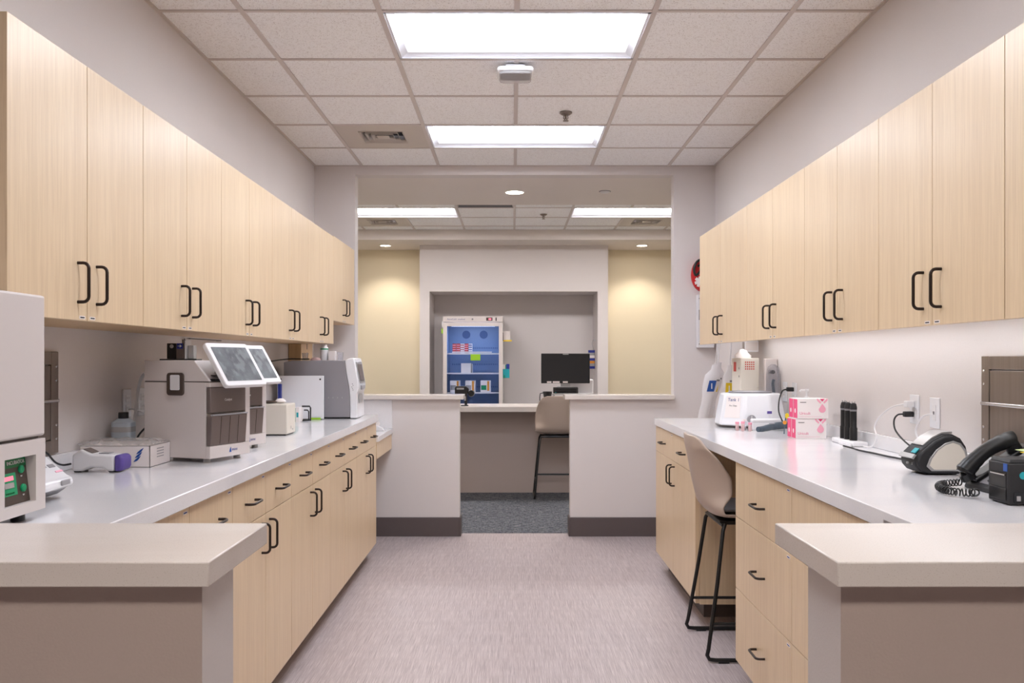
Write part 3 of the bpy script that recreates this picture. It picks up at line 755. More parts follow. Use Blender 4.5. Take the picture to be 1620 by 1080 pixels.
# things on top of the first analyzer
t = T('battery_rack', 'small black rack with two dark cards and white divider on top of first analyzer', 'rack', -1.36, 3.47, CT+.386)
obj('tray', B().box(-.065,-.03,0,.085,.03,.005), 'black', t, bevel=.001)
obj('dark_card', B().box(-.038,-.024,.0052,-.002,.012,.068), 'black_matte', t, bevel=.002)
obj('dark_card', B().box(.0,-.024,.0052,.032,.012,.068), 'brown_panel', t, bevel=.002)
obj('blue_arrow_sign', B().box(.003,-.0252,.046,.027,-.0242,.068), 'navy', t)
obj('arrow_mark', B().prism([(.007,.056),(.016,.056),(.014,.052),(.017,.052),(.023,.057),(.017,.062),(.014,.062),(.016,.058),(.007,.058)],'y',-.0262,-.0253), 'text_white', t)
obj('white_divider', B().box(.036,-.028,.0052,.041,.028,.080), 'white', t)
obj('light_card', B().box(.046,-.02,.0052,.070,.012,.060), 'silver', t, bevel=.002)
obj('round_mark', B().lathe([(.008,-.0252),(.008,-.0243)], (-.018,0,.056), 14, axis='y'), 'silver', t)
t = T('wall_bracket', 'thin dark wire bracket on the left wall above the analyzer rack', 'bracket', XL+.001, 4.3, 1.47)
obj('wire', B().tube([(.004,-.20,-.06),(.004,-.20,.035),(.03,-.20,.035),(.03,.24,.035),(.004,.24,.035)], .0025, 6), 'black', t)
obj('mount', B().box(0,-.22,-.03,.004,-.18,.03), 'brown_panel', t)

# ---- small beige box analyser
t = T('beige_device', 'small plain beige box device beside the second analyzer', 'device', -1.265, 4.455)
obj('body', B().box(-.115,-.085,.006,.108,.085,.160), 'cream_plastic', t, bevel=.005)
obj('base_shadow_gap', B().box(-.105,-.075,0,.098,.075,.0058), 'black', t)
obj('side_print', B().box(.1082,-.01,.03,.1088,-.004,.045).box(.1082,.02,.022,.1088,.03,.03), 'grey', t)
t = T('glasses_case', 'dark flat case lying on the small beige box', 'case', -1.29, 4.46, CT+.1602)
obj('shell', B().lathe([(.02,0),(.055,.004),(.060,.009),(.045,.014),(.01,.016)], seg=20, sy=.6), 'brown_dark', t); obj('white_cloth', B().lathe([(.012,0),(.030,.010),(.020,.022),(.004,.026)], (.07,.02,0), 12, sy=.8), 'card', t)
tag(obj('binder', B().box(-1.500,5.44,CT,-1.480,5.47,CT+.235), 'navy', bevel=.002), 'upright blue binder standing left of the flat white panel', 'binder')
cord('cable', 'pale cords hanging behind the beige box', [(-1.565,4.9,1.22),(-1.55,4.88,1.15),(-1.53,4.85,1.08),(-1.50,4.8,1.05),(-1.48,4.75,1.021)], .005, 'white')
# ---- flat white panel
t = T('flat_board', 'flat white panel with corner screws standing before the grey analyzer', 'panel', -1.387, 5.575)
obj('sheet', B().box(-.150,-.010,.004,.152,.006,.285), 'white_gloss', t, bevel=.002)
for sx in (-.128,.130): obj('screw', B().lathe([(.006,-.0112),(.005,-.0102)], (sx,0,.262), 10, axis='y'), 'black', t)
obj('foot_strip', B().box(-.10,-.014,0,.14,.008,.0038), 'black', t); obj('green_foot', B().box(.07,-.020,0,.135,-.0145,.012), 'lime', t)
# ---- tall grey analyzer
t = T('hematology_analyzer', 'tall grey and white analyzer with side touch screen at the far end of left counter', 'analyzer', -1.28, 5.76)
curve = [(.205,.004),(.206,.06),(.204,.14),(.196,.22),(.180,.30),(.170,.385)]
obj('body', B().prism([(-.235,.01)]+[(x-.0015,max(z,.01)) for x,z in curve]+[(-.18,.385),(-.235,.372)],'y',-.125,.135), 'slate_grey', t, bevel=.003)
obj('front_cover', B().prism(curve+[(.196,.398),(.228,.402),(.236,.375),(.262,.225),(.262,.20),(.250,.17),(.252,.004)][::1],'y',-.130,.14), 'white_gloss', t, bevel=.006)
def face(nm, z0, z1, x0, x1, ya, yb, m, e=.0008, th=.003):
    return obj(nm, B().hexa([(x0+e,ya,z0),(x0+e,yb,z0),(x0+e+th,yb,z0),(x0+e+th,ya,z0)],[(x1+e,ya,z1),(x1+e,yb,z1),(x1+e+th,yb,z1),(x1+e+th,ya,z1)]), m, t, bevel=.001)
face('screen_bezel', .235, .375, .2605, .2365, -.09, .10, 'silver')
face('display', .25, .36, .2620, .2430, -.07, .08, 'brown_panel', th=.002)
obj('sample_port', B().box(.2625,-.06,.19,.272,.06,.22), 'midgrey', t, bevel=.003)
obj('tray_recess', B().box(.2535,-.07,.10,.2560,.07,.16), 'silver', t, bevel=.003)
obj('base', B().box(-.22,-.11,0,.23,.12,.0095), 'black', t)
for k in range(4): obj('vent_dots', B().box(.06+.03*k,-.1262,.135,.064+.03*k,-.1253,.144), 'silver', t)
for k in range(5): obj('dot_mark', B().lathe([(.003,-.1312),(.003,-.1303)], (.225-.004*(k%3),0,.19+.010*k), 8, axis='y'), 'grey', t)
Z3 = CT+.3855
t = T('white_jar', 'white bottle with green band standing on top of the grey analyzer', 'bottle', -1.273, 5.76, Z3)
obj('body', B().lathe([(.024,0),(.026,.004),(.026,.085),(.018,.094)]), 'white', t); obj('band', B().lathe([(.0265,.072),(.0265,.080)]), 'green', t); obj('cap', B().lathe([(.018,.0945),(.018,.106),(.012,.108)]), 'white', t)
tag(obj('small_carton', B().box(-1.238,5.73,Z3,-1.195,5.78,Z3+.062), 'pinklight' if 0 else 'card', bevel=.001), 'small white carton beside the green banded bottle', 'carton')
tag(obj('specimen_cup', B().lathe([(.018,0),(.022,.055),(.019,.055),(.016,.004),(.002,.003)], (-1.165,5.76,Z3), 16), 'clear'), 'clear cup right of the small white carton', 'cup')
tag(obj('specimen_cup', B().lathe([(.018,0),(.022,.050),(.019,.050),(.016,.004),(.002,.003)], (-1.400,5.75,Z3), 16), 'clear'), 'clear cup at the left of the grey analyzer top', 'cup')
tag(obj('pink_cloth', B().lathe([(.035,0),(.034,.010),(.022,.018),(.008,.020)], (-1.325,5.73,Z3), 14, sx=1, sy=.6), 'vial_pink'), 'pale pink crumpled wipe on top of the grey analyzer', 'cloth')
cord('cable', 'thin black cord draped across the grey analyzer top', [(-1.50,5.30,1.396),(-1.49,5.5,1.405),(-1.46,5.62,1.4105),(-1.40,5.67,1.4095),(-1.36,5.70,1.4095)], .004, 'black')
# ---- green box and black bracket
tag(obj('green_carton', B().box(-1.372,5.33,CT,-1.334,5.42,CT+.090), 'card', bevel=.001), 'small white and green carton standing before the flat white panel', 'carton')
o = bpy.data.objects['green_carton']; obj('green_side', B().box(-1.3725,5.3285,CT+.002,-1.358,5.3297,CT+.088), 'green', o)
obj('print_block', B().box(-1.352,5.3285,CT+.03,-1.340,5.3297,CT+.06), 'teal', o)
t = T('wire_rack', 'black bent tube rack beside the green carton', 'rack', -1.305, 5.40)
obj('outer_hoop', B().tube([(-.03,0,.095),(.018,0,.095),(.024,0,.085),(.024,0,.0055),(-.026,0,.0055)], .005, 8), 'black', t)
obj('inner_hoop', B().tube([(-.022,.02,.070),(.0,.02,.070),(.008,.02,.06),(.008,.02,.0055),(-.026,.02,.0055)], .004, 8), 'black', t)

# ---- towel dispenser, left wall far end
t = T('towel_dispenser', 'tan metal paper towel dispenser with slot on the left wall far end', 'dispenser', XL+.001, 6.18, 1.28)
obj('body', B().box(0,-.17,0,.09,.17,.32), 'wood_edge', t, bevel=.004); obj('slot', B().box(.0902,-.008,.20,.0912,.008,.28), 'black', t); obj('lock', B().lathe([(.01,.0902),(.008,.094)], (0,0,.17), 10, axis='x'), 'chrome', t)
t = T('tape_dispenser', 'small white object left on the low desk', 'desk item', -1.03, 6.55, .8605)
obj('body', B().prism([(-.045,0),(.045,0),(.03,.02),(-.02,.045),(-.04,.04)],'y',-.02,.02), 'white', t, bevel=.003); obj('roll', B().lathe([(.018,-.012),(.018,.012)], (-.01,0,.052), 16, axis='y'), 'card', t); obj('base', B().box(-.047,-.023,0,-.03,.023,.004), 'black', t)

# ================================================================ right counter
# ---- centrifuge
t = T('centrifuge', 'white faceted centrifuge tub with front dial on the far right counter', 'centrifuge', 1.385, 4.985)
N = 8; b = B()
def octo(r, ry, z, a0=PI/8): return [(r*math.cos(a0+2*PI*k/N), ry*math.sin(a0+2*PI*k/N), z) for k in range(N)]
b.hexa(octo(.212,.185,.012), octo(.176,.158,.196)); body = obj('body', b, 'white_gloss', t, bevel=.014, seg=3)
obj('rim', B().tube([(.118*math.cos(a*PI/16), .105*math.sin(a*PI/16), .199) for a in range(32)], .007, 8, closed=True), 'grey', t)
obj('lid', B().lathe([(.112,.197),(.108,.203),(.05,.206),(.01,.207)], seg=32, sy=.9), 'midgrey', t)
d = obj('dial', B().lathe([(.024,-.197),(.024,-.184)], (-.045,0,.055), 20, axis='y'), 'midgrey', t); obj('dial_pointer', B().box(-.047,-.199,.055,-.043,-.1972,.075), 'white', d)
obj('switch', B().box(.0,-.192,.03,.02,-.184,.045), 'grey', t); obj('flag_sticker', B().box(.045,-.191,.085,.07,-.184,.10), 'purple', t)
# label on the slanted near-left facet
fa, fb = Vector(octo(.212,.185,.012)[5]), Vector(octo(.176,.158,.196)[5]); ga, gb_ = Vector(octo(.212,.185,.012)[4]), Vector(octo(.176,.158,.196)[4])
def facet(s, k): return (fa.lerp(ga, s)).lerp(fb.lerp(gb_, s), k)
nrm = (ga-fa).cross(fb-fa).normalized(); nrm = nrm if nrm.x < 0 else -nrm
q = [facet(.2,.25)+nrm*.001, facet(.85,.25)+nrm*.001, facet(.85,.90)+nrm*.001, facet(.2,.90)+nrm*.001]
obj('paper_label', B().hexa(q, [p+nrm*.001 for p in q]), 'card', t)
xd = (fa-ga).normalized(); ud = (facet(.5,1)-facet(.5,0)).normalized()
text('lettering', 'Tank 1', .026, facet(.52,.80)+nrm*.0024, xd, ud, 'text_blue', t); text('lettering', 'Pos. Clean', .011, facet(.52,.62)+nrm*.0024, xd, ud, 'text_dark', t)
for k in (1,3,5,7):
    p = octo(.17,.15,0)[k]; obj('foot', B().lathe([(.012,0),(.012,.0118)], (p[0],p[1],0), 10), 'brown_dark', t)
obj('base_plate', B().hexa(octo(.195,.168,.004), octo(.205,.178,.0118)), 'brown_panel', t)

# ---- beige box with red grid
t = T('beige_cabinet_box', 'tall beige box with red grid window behind the centrifuge', 'box', 1.473, 5.37)
obj('body', B().box(-.060,-.075,0,.055,.14,.400), 'cream_plastic', t, bevel=.004)
for i in range(5):
    for j in range(4): obj('grid_window', B().box(-.033+.0125*i,-.0762,.328+.014*j,-.0255+.0125*i,-.0752,.336+.014*j), 'redlite', t)
obj('red_label', B().box(-.0612,.03,.315,-.0602,.09,.375), 'redlite', t)
for z in (.33,.28): obj('hinge_screw', B().box(-.0615,-.04,z,-.0602,-.034,z+.012), 'brown_dark', t)
obj('knob', B().lathe([(.004,-.082),(.004,-.0752)], (.048,0,.22), 8, axis='y'), 'cream_plastic', t)
rnd = random.Random(11)
def tissue(name, label, cx, cy, cz, r, h, m, seed):
    rn = random.Random(seed); b = B(); n = 14
    prof = [(1,.0),(1.05,.3),(.75,.6),(.45,.9),(.12,1.0)]
    rings = []
    for pr, pz in prof:
        rings.append([b.bm.verts.new((cx+r*pr*(1+.35*(rn.random()-.5))*math.cos(2*PI*k/n), cy+r*.7*pr*(1+.35*(rn.random()-.5))*math.sin(2*PI*k/n), cz+h*max(0,pz+(.3*(rn.random()-.5) if pz > 0 else 0)))) for k in range(n)])
    for a, c in zip(rings, rings[1:]):
        for k in range(n): b.bm.faces.new((a[k],a[(k+1)%n],c[(k+1)%n],c[k]))
    b.bm.faces.new(rings[0][::-1]); b.bm.faces.new(rings[-1])
    return tag(obj(name, b, m, smooth=70), label, 'wipe')
tissue('crumpled_wipe', 'crumpled white wipes heaped on the beige box with red grid', 1.445, 5.36, CT+.4005, .050, .050, 'card', 4)
t = T('wall_switch_box', 'small white box fixed under the far right cabinet', 'box', 1.53, 5.50, 1.455)
obj('body', B().box(-.045,-.03,0,.045,.03,.0735), 'white', t, bevel=.003); obj('cover', B().box(-.038,-.0315,.008,.038,-.0305,.062), 'offwhite', t)
# ---- clear domed dispenser on wall
t = T('clear_dome_dispenser', 'clear domed dispenser with dark pump mounted right of the beige box', 'dispenser', 1.572, 5.17, CT+.0)
obj('back_plate', B().box(-.036,.02,.065,.036,.06,.395), 'offwhite', t, bevel=.003)
pr = [(-.034,.066),(.034,.066),(.034,.30),(.026,.345),(.0,.365),(-.026,.345),(-.034,.30)]
obj('clear_cover', B().prism(pr,'y',-.055,.0195), 'clear', t, bevel=.008, seg=3)
obj('pump', B().tube([(0,-.02,.09),(.004,-.025,.16),(-.004,-.02,.24),(.002,-.02,.27)], .009, 8, smooth=4), 'slate', t); obj('valve', B().lathe([(.012,-.03),(.012,0)], (-.005,0,.315), 12, axis='y'), 'black', t)
obj('nozzle', B().lathe([(.018,.021),(.010,.06),(.008,.09)], (0,-.02,0), 12), 'silver', t)

# ---- hanging plastic bags
def hbag(label, x, y, ztop, zbot, w, lean, colr, zlab):
    t = thing('hanging_bag', label, 'bag', (x, y, zbot), 0, 'clear plastic bags hanging in the far right corner')
    H = ztop-zbot; b = B(); rn = random.Random(int(x*100))
    n = 12; rings = []
    for k in range(12):
        f = k/11; ww = w*(.55+.45*math.sin(PI*min(1,(1-f)*1.1+.25))); th = .012+.014*math.sin(PI*f)
        if f > .9: ww *= .5; th *= .4
        if f < .28: ww *= 1.15
        cx = lean*(f-1)
        rings.append([b.bm.verts.new((cx+ww/2*math.cos(2*PI*j/n)*(1+.12*(rn.random()-.5)), th*math.sin(2*PI*j/n)*(1+.6*(rn.random()-.5)), H*f)) for j in range(n)])
    for a, c in zip(rings, rings[1:]):
        for j in range(n): b.bm.faces.new((a[j],a[(j+1)%n],c[(j+1)%n],c[j]))
    b.bm.faces.new(rings[0][::-1]); b.bm.faces.new(rings[-1])
    obj('film', b, 'bag', t, smooth=60)
    f = (zlab-zbot)/H; cx = lean*(f-1)
    sl = lean/H
    q = [(cx-.026-sl*.04,-.034,zlab-zbot-.04),(cx+.026-sl*.04,-.034,zlab-zbot-.04),(cx+.026+sl*.04,-.034,zlab-zbot+.04),(cx-.026+sl*.04,-.034,zlab-zbot+.04)]
    lb = obj('label', B().hexa(q, [(p[0],p[1]+.002,p[2]) for p in q]), colr, t)
    obj('label_print', B().box(cx-.004,-.0352,zlab-zbot-.02,cx+.004,-.0342,zlab-zbot+.02), 'text_white', lb)
    obj('strap', B().tube([(0,0,H-.005),(.004,.0,H+.06),(.012,0,1.54-zbot)], .004, 6), 'white', t)
    obj('print', B().box(.4*lean*.2-.01,-.032,H*.70,.4*lean*.2+.012,-.030,H*.73), 'grey', t)
hbag('hanging clear bag with blue label, leftmost of the three', 1.475, 6.20, 1.37, .97, .12, .10, 'blue', 1.215)
hbag('hanging clear bag with yellow label, middle of the three', 1.515, 6.30, 1.385, .97, .12, .08, 'yellow', 1.21)
hbag('hanging clear bag with yellow label, closest to the beige box', 1.555, 6.12, 1.365, .97, .08, .03, 'yellow', 1.20)

# ---- pink and white boxes
def ubox(label, x, y, z):
    t = T('test_kit_box', label, 'box', x, y, z, 0, 'pink and white test kit boxes')
    obj('carton', B().box(0,0,0,.150,.062,.098), 'card', t, bevel=.0008)
    p = obj('pink_end', B().box(-.0012,.003,.003,-.0002,.059,.095), 'pink', t)
    obj('oval_mark', B().lathe([(.011,-.0024),(.011,-.0014)], (0,.031,.038), 16, axis='x', sx=.75, sy=1.0), 'card', p)
    drop = [(.121+.017*math.sin(a*PI/9), .044-.017*math.cos(a*PI/9)) for a in range(-6,7)]
    drop = [(.121,.074)]+[(.121+.017*math.cos(math.radians(a)), .046+.017*math.sin(math.radians(a))) for a in range(25,-206,-21)]
    obj('drop_mark', B().prism(drop,'y',-.0010,-.0002), 'pinklight', t)
    obj('corner_mark', B().prism([(.121,.084),(.133,.0975),(.109,.0975)],'y',-.0010,-.0002), 'pink', t)
    obj('corner_bar', B().prism([(.126,.080),(.131,.074),(.147,.090),(.147,.0975),(.142,.0975)],'y',-.0010,-.0002).prism([(.116,.080),(.111,.074),(.098,.086),(.092,.0975),(.100,.0975)],'y',-.0010,-.0002), 'pinklight', t)
    text('lettering', 'Uricult', .019, (.036,-.0006,.026), (1,0,0), (0,0,1), 'text_pink', t)
    obj('small_print', B().box(.012,-.0008,.0788,.042,-.0002,.0818), 'text_dark', t); obj('line', B().box(.008,-.0008,.0095,.118,-.0002,.0103), 'text_pink', t)
    return t
ub = ubox('pink and white kit box, lower one of the front stack', 1.389, 4.19, CT)
dup(ub, (1.396, 4.185, CT+.0992), 0, 'pink and white kit box, upper one of the front stack')
dup(ub, (1.389, 4.2545, CT), 0, 'pink and white kit box, lower one of the rear stack')
dup(ub, (1.396, 4.2495, CT+.0992), 0, 'pink and white kit box, upper one of the rear stack')
# pump bottle
t = T('pump_bottle', 'white pump bottle behind the pink and white boxes', 'bottle', 1.535, 4.46)
obj('body', B().lathe([(.034,0),(.036,.005),(.036,.15),(.02,.175),(.014,.18)]), 'white', t); obj('pump_head', B().lathe([(.012,.1805),(.012,.195),(.005,.197),(.005,.222),(.011,.223),(.011,.235)]).tube([(0,0,.229),(-.03,0,.229),(-.036,0,.222)], .005, 8), 'white', t)
# clipper handle
t = T('handheld_clipper', 'slate grey handheld wand lying before the centrifuge', 'clipper', 1.40, 4.62)
obj('handle', B().tube([(.10,.06,.030),(.05,.03,.030),(0,0,.026),(-.06,-.05,.019),(-.095,-.075,.018)], .020, 12, smooth=5, taper=[1,1.0,.95,.85,.8,.75,.7]), 'slate', t)
obj('collar', B().lathe([(.021,0),(.021,.006)], (-.1,0,.018), 12, axis='x'), 'grey', t) if 0 else None
obj('switch', B().box(-.02,-.03,.0435,.01,-.015,.048), 'midgrey', t, bevel=.002)
t = T('white_tray', 'low white box between the centrifuge and the slate wand', 'tray', 1.42, 4.715)
obj('box', B().box(-.10,-.015,0,.08,.035,.062), 'white', t, bevel=.006); obj('lid_line', B().box(-.1005,-.0155,.045,.0805,.0355,.047), 'midgrey', t)
for i, (x, y, m, z) in enumerate([(1.255,4.66,'pinklight',.04),(1.275,4.70,'card',.05),(1.292,4.65,'pinklight',.035),(1.235,4.70,'pinklight',.035)]):
    t = T('sample_vial', ['pale pink vial before the centrifuge dial, nearest the aisle but one','white capped vial before the centrifuge, tallest of the four','pale pink vial next to the slate wand tip','pale pink vial nearest the aisle before the centrifuge'][i], 'vial', x, y, CT, 0, 'small vials before the centrifuge')
    obj('tube', B().lathe([(.008,0),(.010,.004),(.010,z)], seg=12), 'vial_pink' if m == 'pinklight' else 'clear', t); obj('cap', B().lathe([(.011,z+.0003),(.011,z+.012)], seg=12), m, t)
t = T('sticker_tag', 'small orange and yellow tags on the lead beside the kit boxes', 'tag', 1.42, 4.47, CT)
obj('stem', B().tube([(0,0,0),(.005,0,.06),(.012,0,.11)], .003, 6), 'slate', t); obj('orange_dot', B().lathe([(.010,-.003),(.010,0)], (.002,-.004,.06), 14, axis='y'), 'orange', t)
obj('yellow_dot', B().lathe([(.010,-.003),(.010,0)], (.014,-.004,.095), 14, axis='y', sx=1.5), 'yellow', t)
t = T('power_plug', 'black plug with lead in the outlet beside the centrifuge', 'plug', 1.605, 4.88, 1.235)
obj('plug', B().box(-.040,-.014,-.012,-.0015,.014,.012), 'black_matte', t, bevel=.004)
obj('lead', B().tube([(-.038,0,0),(-.07,-.03,-.005),(-.10,-.08,-.03),(-.125,-.13,-.07),(-.14,-.18,-.12),(-.14,-.24,-.165)], .004, 8, smooth=5), 'black_matte', t)

# ---- charger with three black handles
t = T('charging_base', 'white charging base under the three black handles', 'charger', 1.545, 3.92)
obj('base', B().box(-.035,-.13,0,.035,.13,.022), 'white', t, bevel=.006); obj('front_lip', B().box(-.042,-.12,0,-.0355,.02,.012), 'white', t, bevel=.002)
for i, y in enumerate((3.985, 3.935, 3.872)):
    t = T('instrument_handle', ['black instrument handle farthest from camera in the charger','black instrument handle in the middle of the charger','black instrument handle nearest the camera in the charger'][i], 'handle', 1.545, y, CT+.0222, 0, 'black handles in the charging base')
    obj('grip', B().lathe([(.017,0),(.017,.055),(.0145,.060),(.0145,.132)], seg=18), 'black', t)
    obj('ring', B().lathe([(.015,.1322),(.015,.140)], seg=18), 'grey', t)
    obj('head', B().lathe([(.0155,.1402),(.0155,.150),(.012,.166),(.006,.170)], seg=18), 'black_matte', t)
    obj('contact', B().lathe([(.004,.170),(.003,.177)], (-.006,0,0), 8).lathe([(.004,.170),(.003,.177)], (.006,0,0), 8), 'silver', t)
# cords
cord('cable', 'white cord drooping from wall outlet to the charging base', [(1.60,3.42,1.225),(1.585,3.44,1.225),(1.575,3.55,1.205),(1.57,3.66,1.155),(1.568,3.70,1.11),(1.56,3.66,1.07),(1.55,3.68,1.030),(1.545,3.76,1.0215)], .0035, 'white')
t = T('power_plug', 'black plug low in the outlet left of the label printer', 'plug', 1.604, 3.42, 1.185)
obj('plug', B().box(-.038,-.013,-.011,-.0015,.013,.011), 'black_matte', t, bevel=.004)
obj('lead', B().tube([(-.036,0,0),(-.046,.035,-.005),(-.05,.06,-.03),(-.06,.02,-.07),(-.075,-.12,-.11),(-.08,-.26,-.13)], .0035, 8, smooth=5), 'black_matte', t)
t = T('power_plug', 'white plug high in the outlet left of the label printer', 'plug', 1.604, 3.42, 1.225)
obj('plug', B().box(-.032,-.017,-.013,-.0015,.017,.013), 'white', t, bevel=.004)
cord('cable', 'white cord from the data outlet down to the label printer', [(1.602,3.255,1.195),(1.58,3.27,1.19),(1.575,3.31,1.165),(1.572,3.33,1.12),(1.56,3.25,1.08),(1.55,3.12,1.06)], .0035, 'white')
cord('cable', 'dark cord snaking along the glossy counter to the label printer', [(1.472,3.80,1.02),(1.474,3.70,1.0195),(1.468,3.62,1.0195),(1.482,3.50,1.0195),(1.487,3.40,1.0195),(1.500,3.30,1.0195),(1.495,3.15,1.0195),(1.47,3.02,1.0195)], .0038, 'black_matte')
# ---- label printer
t = T('label_printer', 'egg shaped black and silver label printer on the right counter', 'printer', 1.447, 2.92)
def egg(s, dx=0, dz=0):
    pts = [(-.095,.045),(-.085,.070),(-.062,.092),(-.030,.118),(.005,.135),(.035,.136),(.062,.122),(.080,.095),(.088,.060),(.086,.025),(.078,.006),(.05,.001),(-.05,.001),(-.075,.010),(-.090,.027)]
    cx, cz = .012, .062
    return [(cx+(x-cx)*s+dx, cz+(z-cz)*s+dz) for x, z in pts]
obj('shell', B().prism([(x,max(.001,z)) for x,z in egg(1)],'y',-.045,.060), 'black_matte', t, bevel=.006, seg=3)
obj('front_bulge', B().prism([(x-.004,max(.004,z)) for x,z in egg(.93)],'y',-.060,-.0455), 'black_matte', t, bevel=.006, seg=3)
side = [(-.062,.030),(-.052,.056),(-.030,.086),(.0,.108),(.028,.116),(.052,.108),(.070,.085),(.077,.055),(.070,.026),(.055,.014),(-.045,.014)]
sp = obj('side_panel', B().prism(side,'y',-.0645,-.0605), 'silver', t, bevel=.003, seg=3)
obj('panel_seam', B().box(-.052,-.0652,.063,.075,-.0646,.0642), 'grey', sp)
side2 = [(.01+(x-.01)*.88,.060+(z-.060)*.88) for x, z in side]
obj('inner_panel', B().prism(side2,'y',-.0662,-.0653), 'cream_plastic', sp, bevel=.001)
obj('display', B().hexa([(-.088,-.038,.071),(-.073,-.038,.086),(-.073,-.008,.086),(-.088,-.008,.071)],[(-.090,-.038,.073),(-.075,-.038,.088),(-.075,-.008,.088),(-.090,-.008,.073)]), 'teal', t)
obj('silver_lip', B().hexa([(-.099,-.05,.052),(-.089,-.05,.066),(-.089,.05,.066),(-.099,.05,.052)],[(-.106,-.05,.056),(-.096,-.05,.070),(-.096,.05,.070),(-.106,.05,.056)]), 'silver', t, bevel=.001)
obj('top_cover', B().prism([(-.060,.098),(-.030,.124),(.005,.142),(.040,.144),(.040,.1375),(.005,.1365),(-.028,.1195),(-.058,.096)],'y',-.03,.05), 'silver', t)
for dz in (0,.0): obj('button', B().lathe([(.004,-.100),(.004,-.094)], (0,-.03,.036), 8, axis='x'), 'silver', t)
obj('button', B().lathe([(.004,-.100),(.004,-.094)], (0,.0,.036), 8, axis='x'), 'silver', t)
# ---- black receipt printer
t = T('receipt_printer', 'small black printer with blue and teal stickers at right picture edge', 'printer', 1.42, 2.31)
obj('body', B().box(-.108,-.052,.003,.16,.046,.112), 'black_matte', t, bevel=.004)
obj('top_cover', B().hexa([(-.105,-.049,.1125),(.155,-.049,.1125),(.155,.043,.1125),(-.105,.043,.1125)],[(-.098,-.044,.122),(.150,-.044,.122),(.150,.04,.122),(-.098,.04,.122)]), 'black_matte', t, bevel=.002)
sl = obj('paper_slot', B().box(-.1092,-.040,.044,-.1082,.034,.086), 'black_gloss', t)
obj('slot_blade', B().box(-.112,-.038,.078,-.1093,.030,.0815), 'chrome', sl)
obj('front_door', B().box(-.1105,-.042,.012,-.1083,.036,.0435), 'black', t, bevel=.001)
obj('blue_sticker', B().box(-.1092,-.046,.090,-.1083,-.028,.110), 'blue', t)
obj('teal_sticker', B().lathe([(.010,-.0532),(.010,-.0522)], (-.070,0,.080), 20, axis='y'), 'teal', t)
sw = obj('switch_plate', B().box(-.095,-.0535,.008,-.070,-.0522,.036), 'black_gloss', t); obj('rocker', B().box(-.088,-.0552,.013,-.078,-.0536,.026), 'silver', sw)
for p in ((-.09,-.04),(-.09,.03),(.14,-.04),(.14,.03)): obj('foot', B().box(p[0]-.01,p[1]-.008,0,p[0]+.01,p[1]+.008,.003), 'black', t)
# ---- desk telephone
t = T('desk_telephone', 'black desk telephone with raised handset behind the black printer', 'telephone', 1.468, 2.50)
# wedge base facing the aisle
obj('base', B().prism([(-.095,.0),(-.085,.0),(.090,.0),(.100,.115),(.085,.130),(-.090,.016)],'y',-.11,.10), 'black_matte', t, bevel=.004)
sl = math.atan2(.114,.175)
def ph(x, y, e=0): # point on sloping face
    return Vector((-.09+.175*x, y, .016+.114*x))+Vector((-math.sin(sl),0,math.cos(sl)))*e
def quad(nm, x0, x1, y0, y1, e0, e1, m, par, **k):
    q = [(x0,y0),(x0,y1),(x1,y1),(x1,y0)]
    return obj(nm, B().hexa([ph(a,c,e0) for a,c in q],[ph(a,c,e1) for a,c in q]), m, par, **k)
quad('side_trim', .02, .98, -.107, -.10, .0005, .004, 'silver', t)
pad = quad('key_panel', .05, .62, -.095, .035, .0005, .002, 'grey', t)
for i in range(4):
    for j in range(3): quad('key', .10+.125*i, .17+.125*i, -.085+.036*j, -.065+.036*j, .0022, .006, 'black', pad, bevel=.001)
quad('display', .70, .95, -.09, .035, .0005, .003, 'midgrey', t)
quad('cradle', .04, .97, .045, .098, .0005, .012, 'black', t, bevel=.004)
hs = obj('handset', B().tube([ph(.0,.072,.034), ph(.06,.072,.040), ph(.2,.072,.048), ph(.42,.072,.055), ph(.62,.072,.053), ph(.78,.072,.046), ph(.86,.072,.038)], .026, 14, smooth=4, taper=[.9,1.06,1.0,.92,.86,.84,.86,.92,1.0,1.06,.95]), 'black', t)
obj('mouthpiece', B().tube([ph(.02,.072,.0125), ph(.02,.072,.034)], .022, 14), 'black', hs); obj('earpiece', B().tube([ph(.80,.072,.0125), ph(.80,.072,.040)], .022, 14), 'black', hs)
# coil cord
path = [Vector(p) for p in [(1.352,2.572,1.034),(1.29,2.560,1.030),(1.250,2.505,1.030),(1.235,2.44,1.030),(1.255,2.395,1.030),(1.290,2.388,1.030),(1.30,2.40,1.030)]]
def cr(P, n):
    out = []
    for i in range(len(P)-1):
        p0,p1,p2,p3 = P[max(0,i-1)],P[i],P[i+1],P[min(len(P)-1,i+2)]
        for k in range(n):
            t_ = k/n; out.append(.5*((2*p1)+(p2-p0)*t_+(2*p0-5*p1+4*p2-p3)*t_*t_+(3*p1-p0-3*p2+p3)*t_**3))
    return out+[P[-1]]
cl = cr(path, 90); pts = []; ln = 0
for i, p in enumerate(cl):
    d = (cl[min(i+1,len(cl)-1)]-cl[max(0,i-1)]).normalized()
    if i: ln += (p-cl[i-1]).length
    sdv = d.cross(Vector((0,0,1))).normalized(); up_ = sdv.cross(d)
    a = 2*PI*ln/.0105
    pts.append(p+sdv*math.cos(a)*.0095+up_*math.sin(a)*.0095)
tag(obj('coil_cord', B().tube(pts, .0021, 5), 'black'), 'coiled black telephone cord on the counter before the handset', 'cable')
t = T('paper_note', 'pale green paper note propped on the telephone', 'note', 1.50, 2.46, CT+.120)
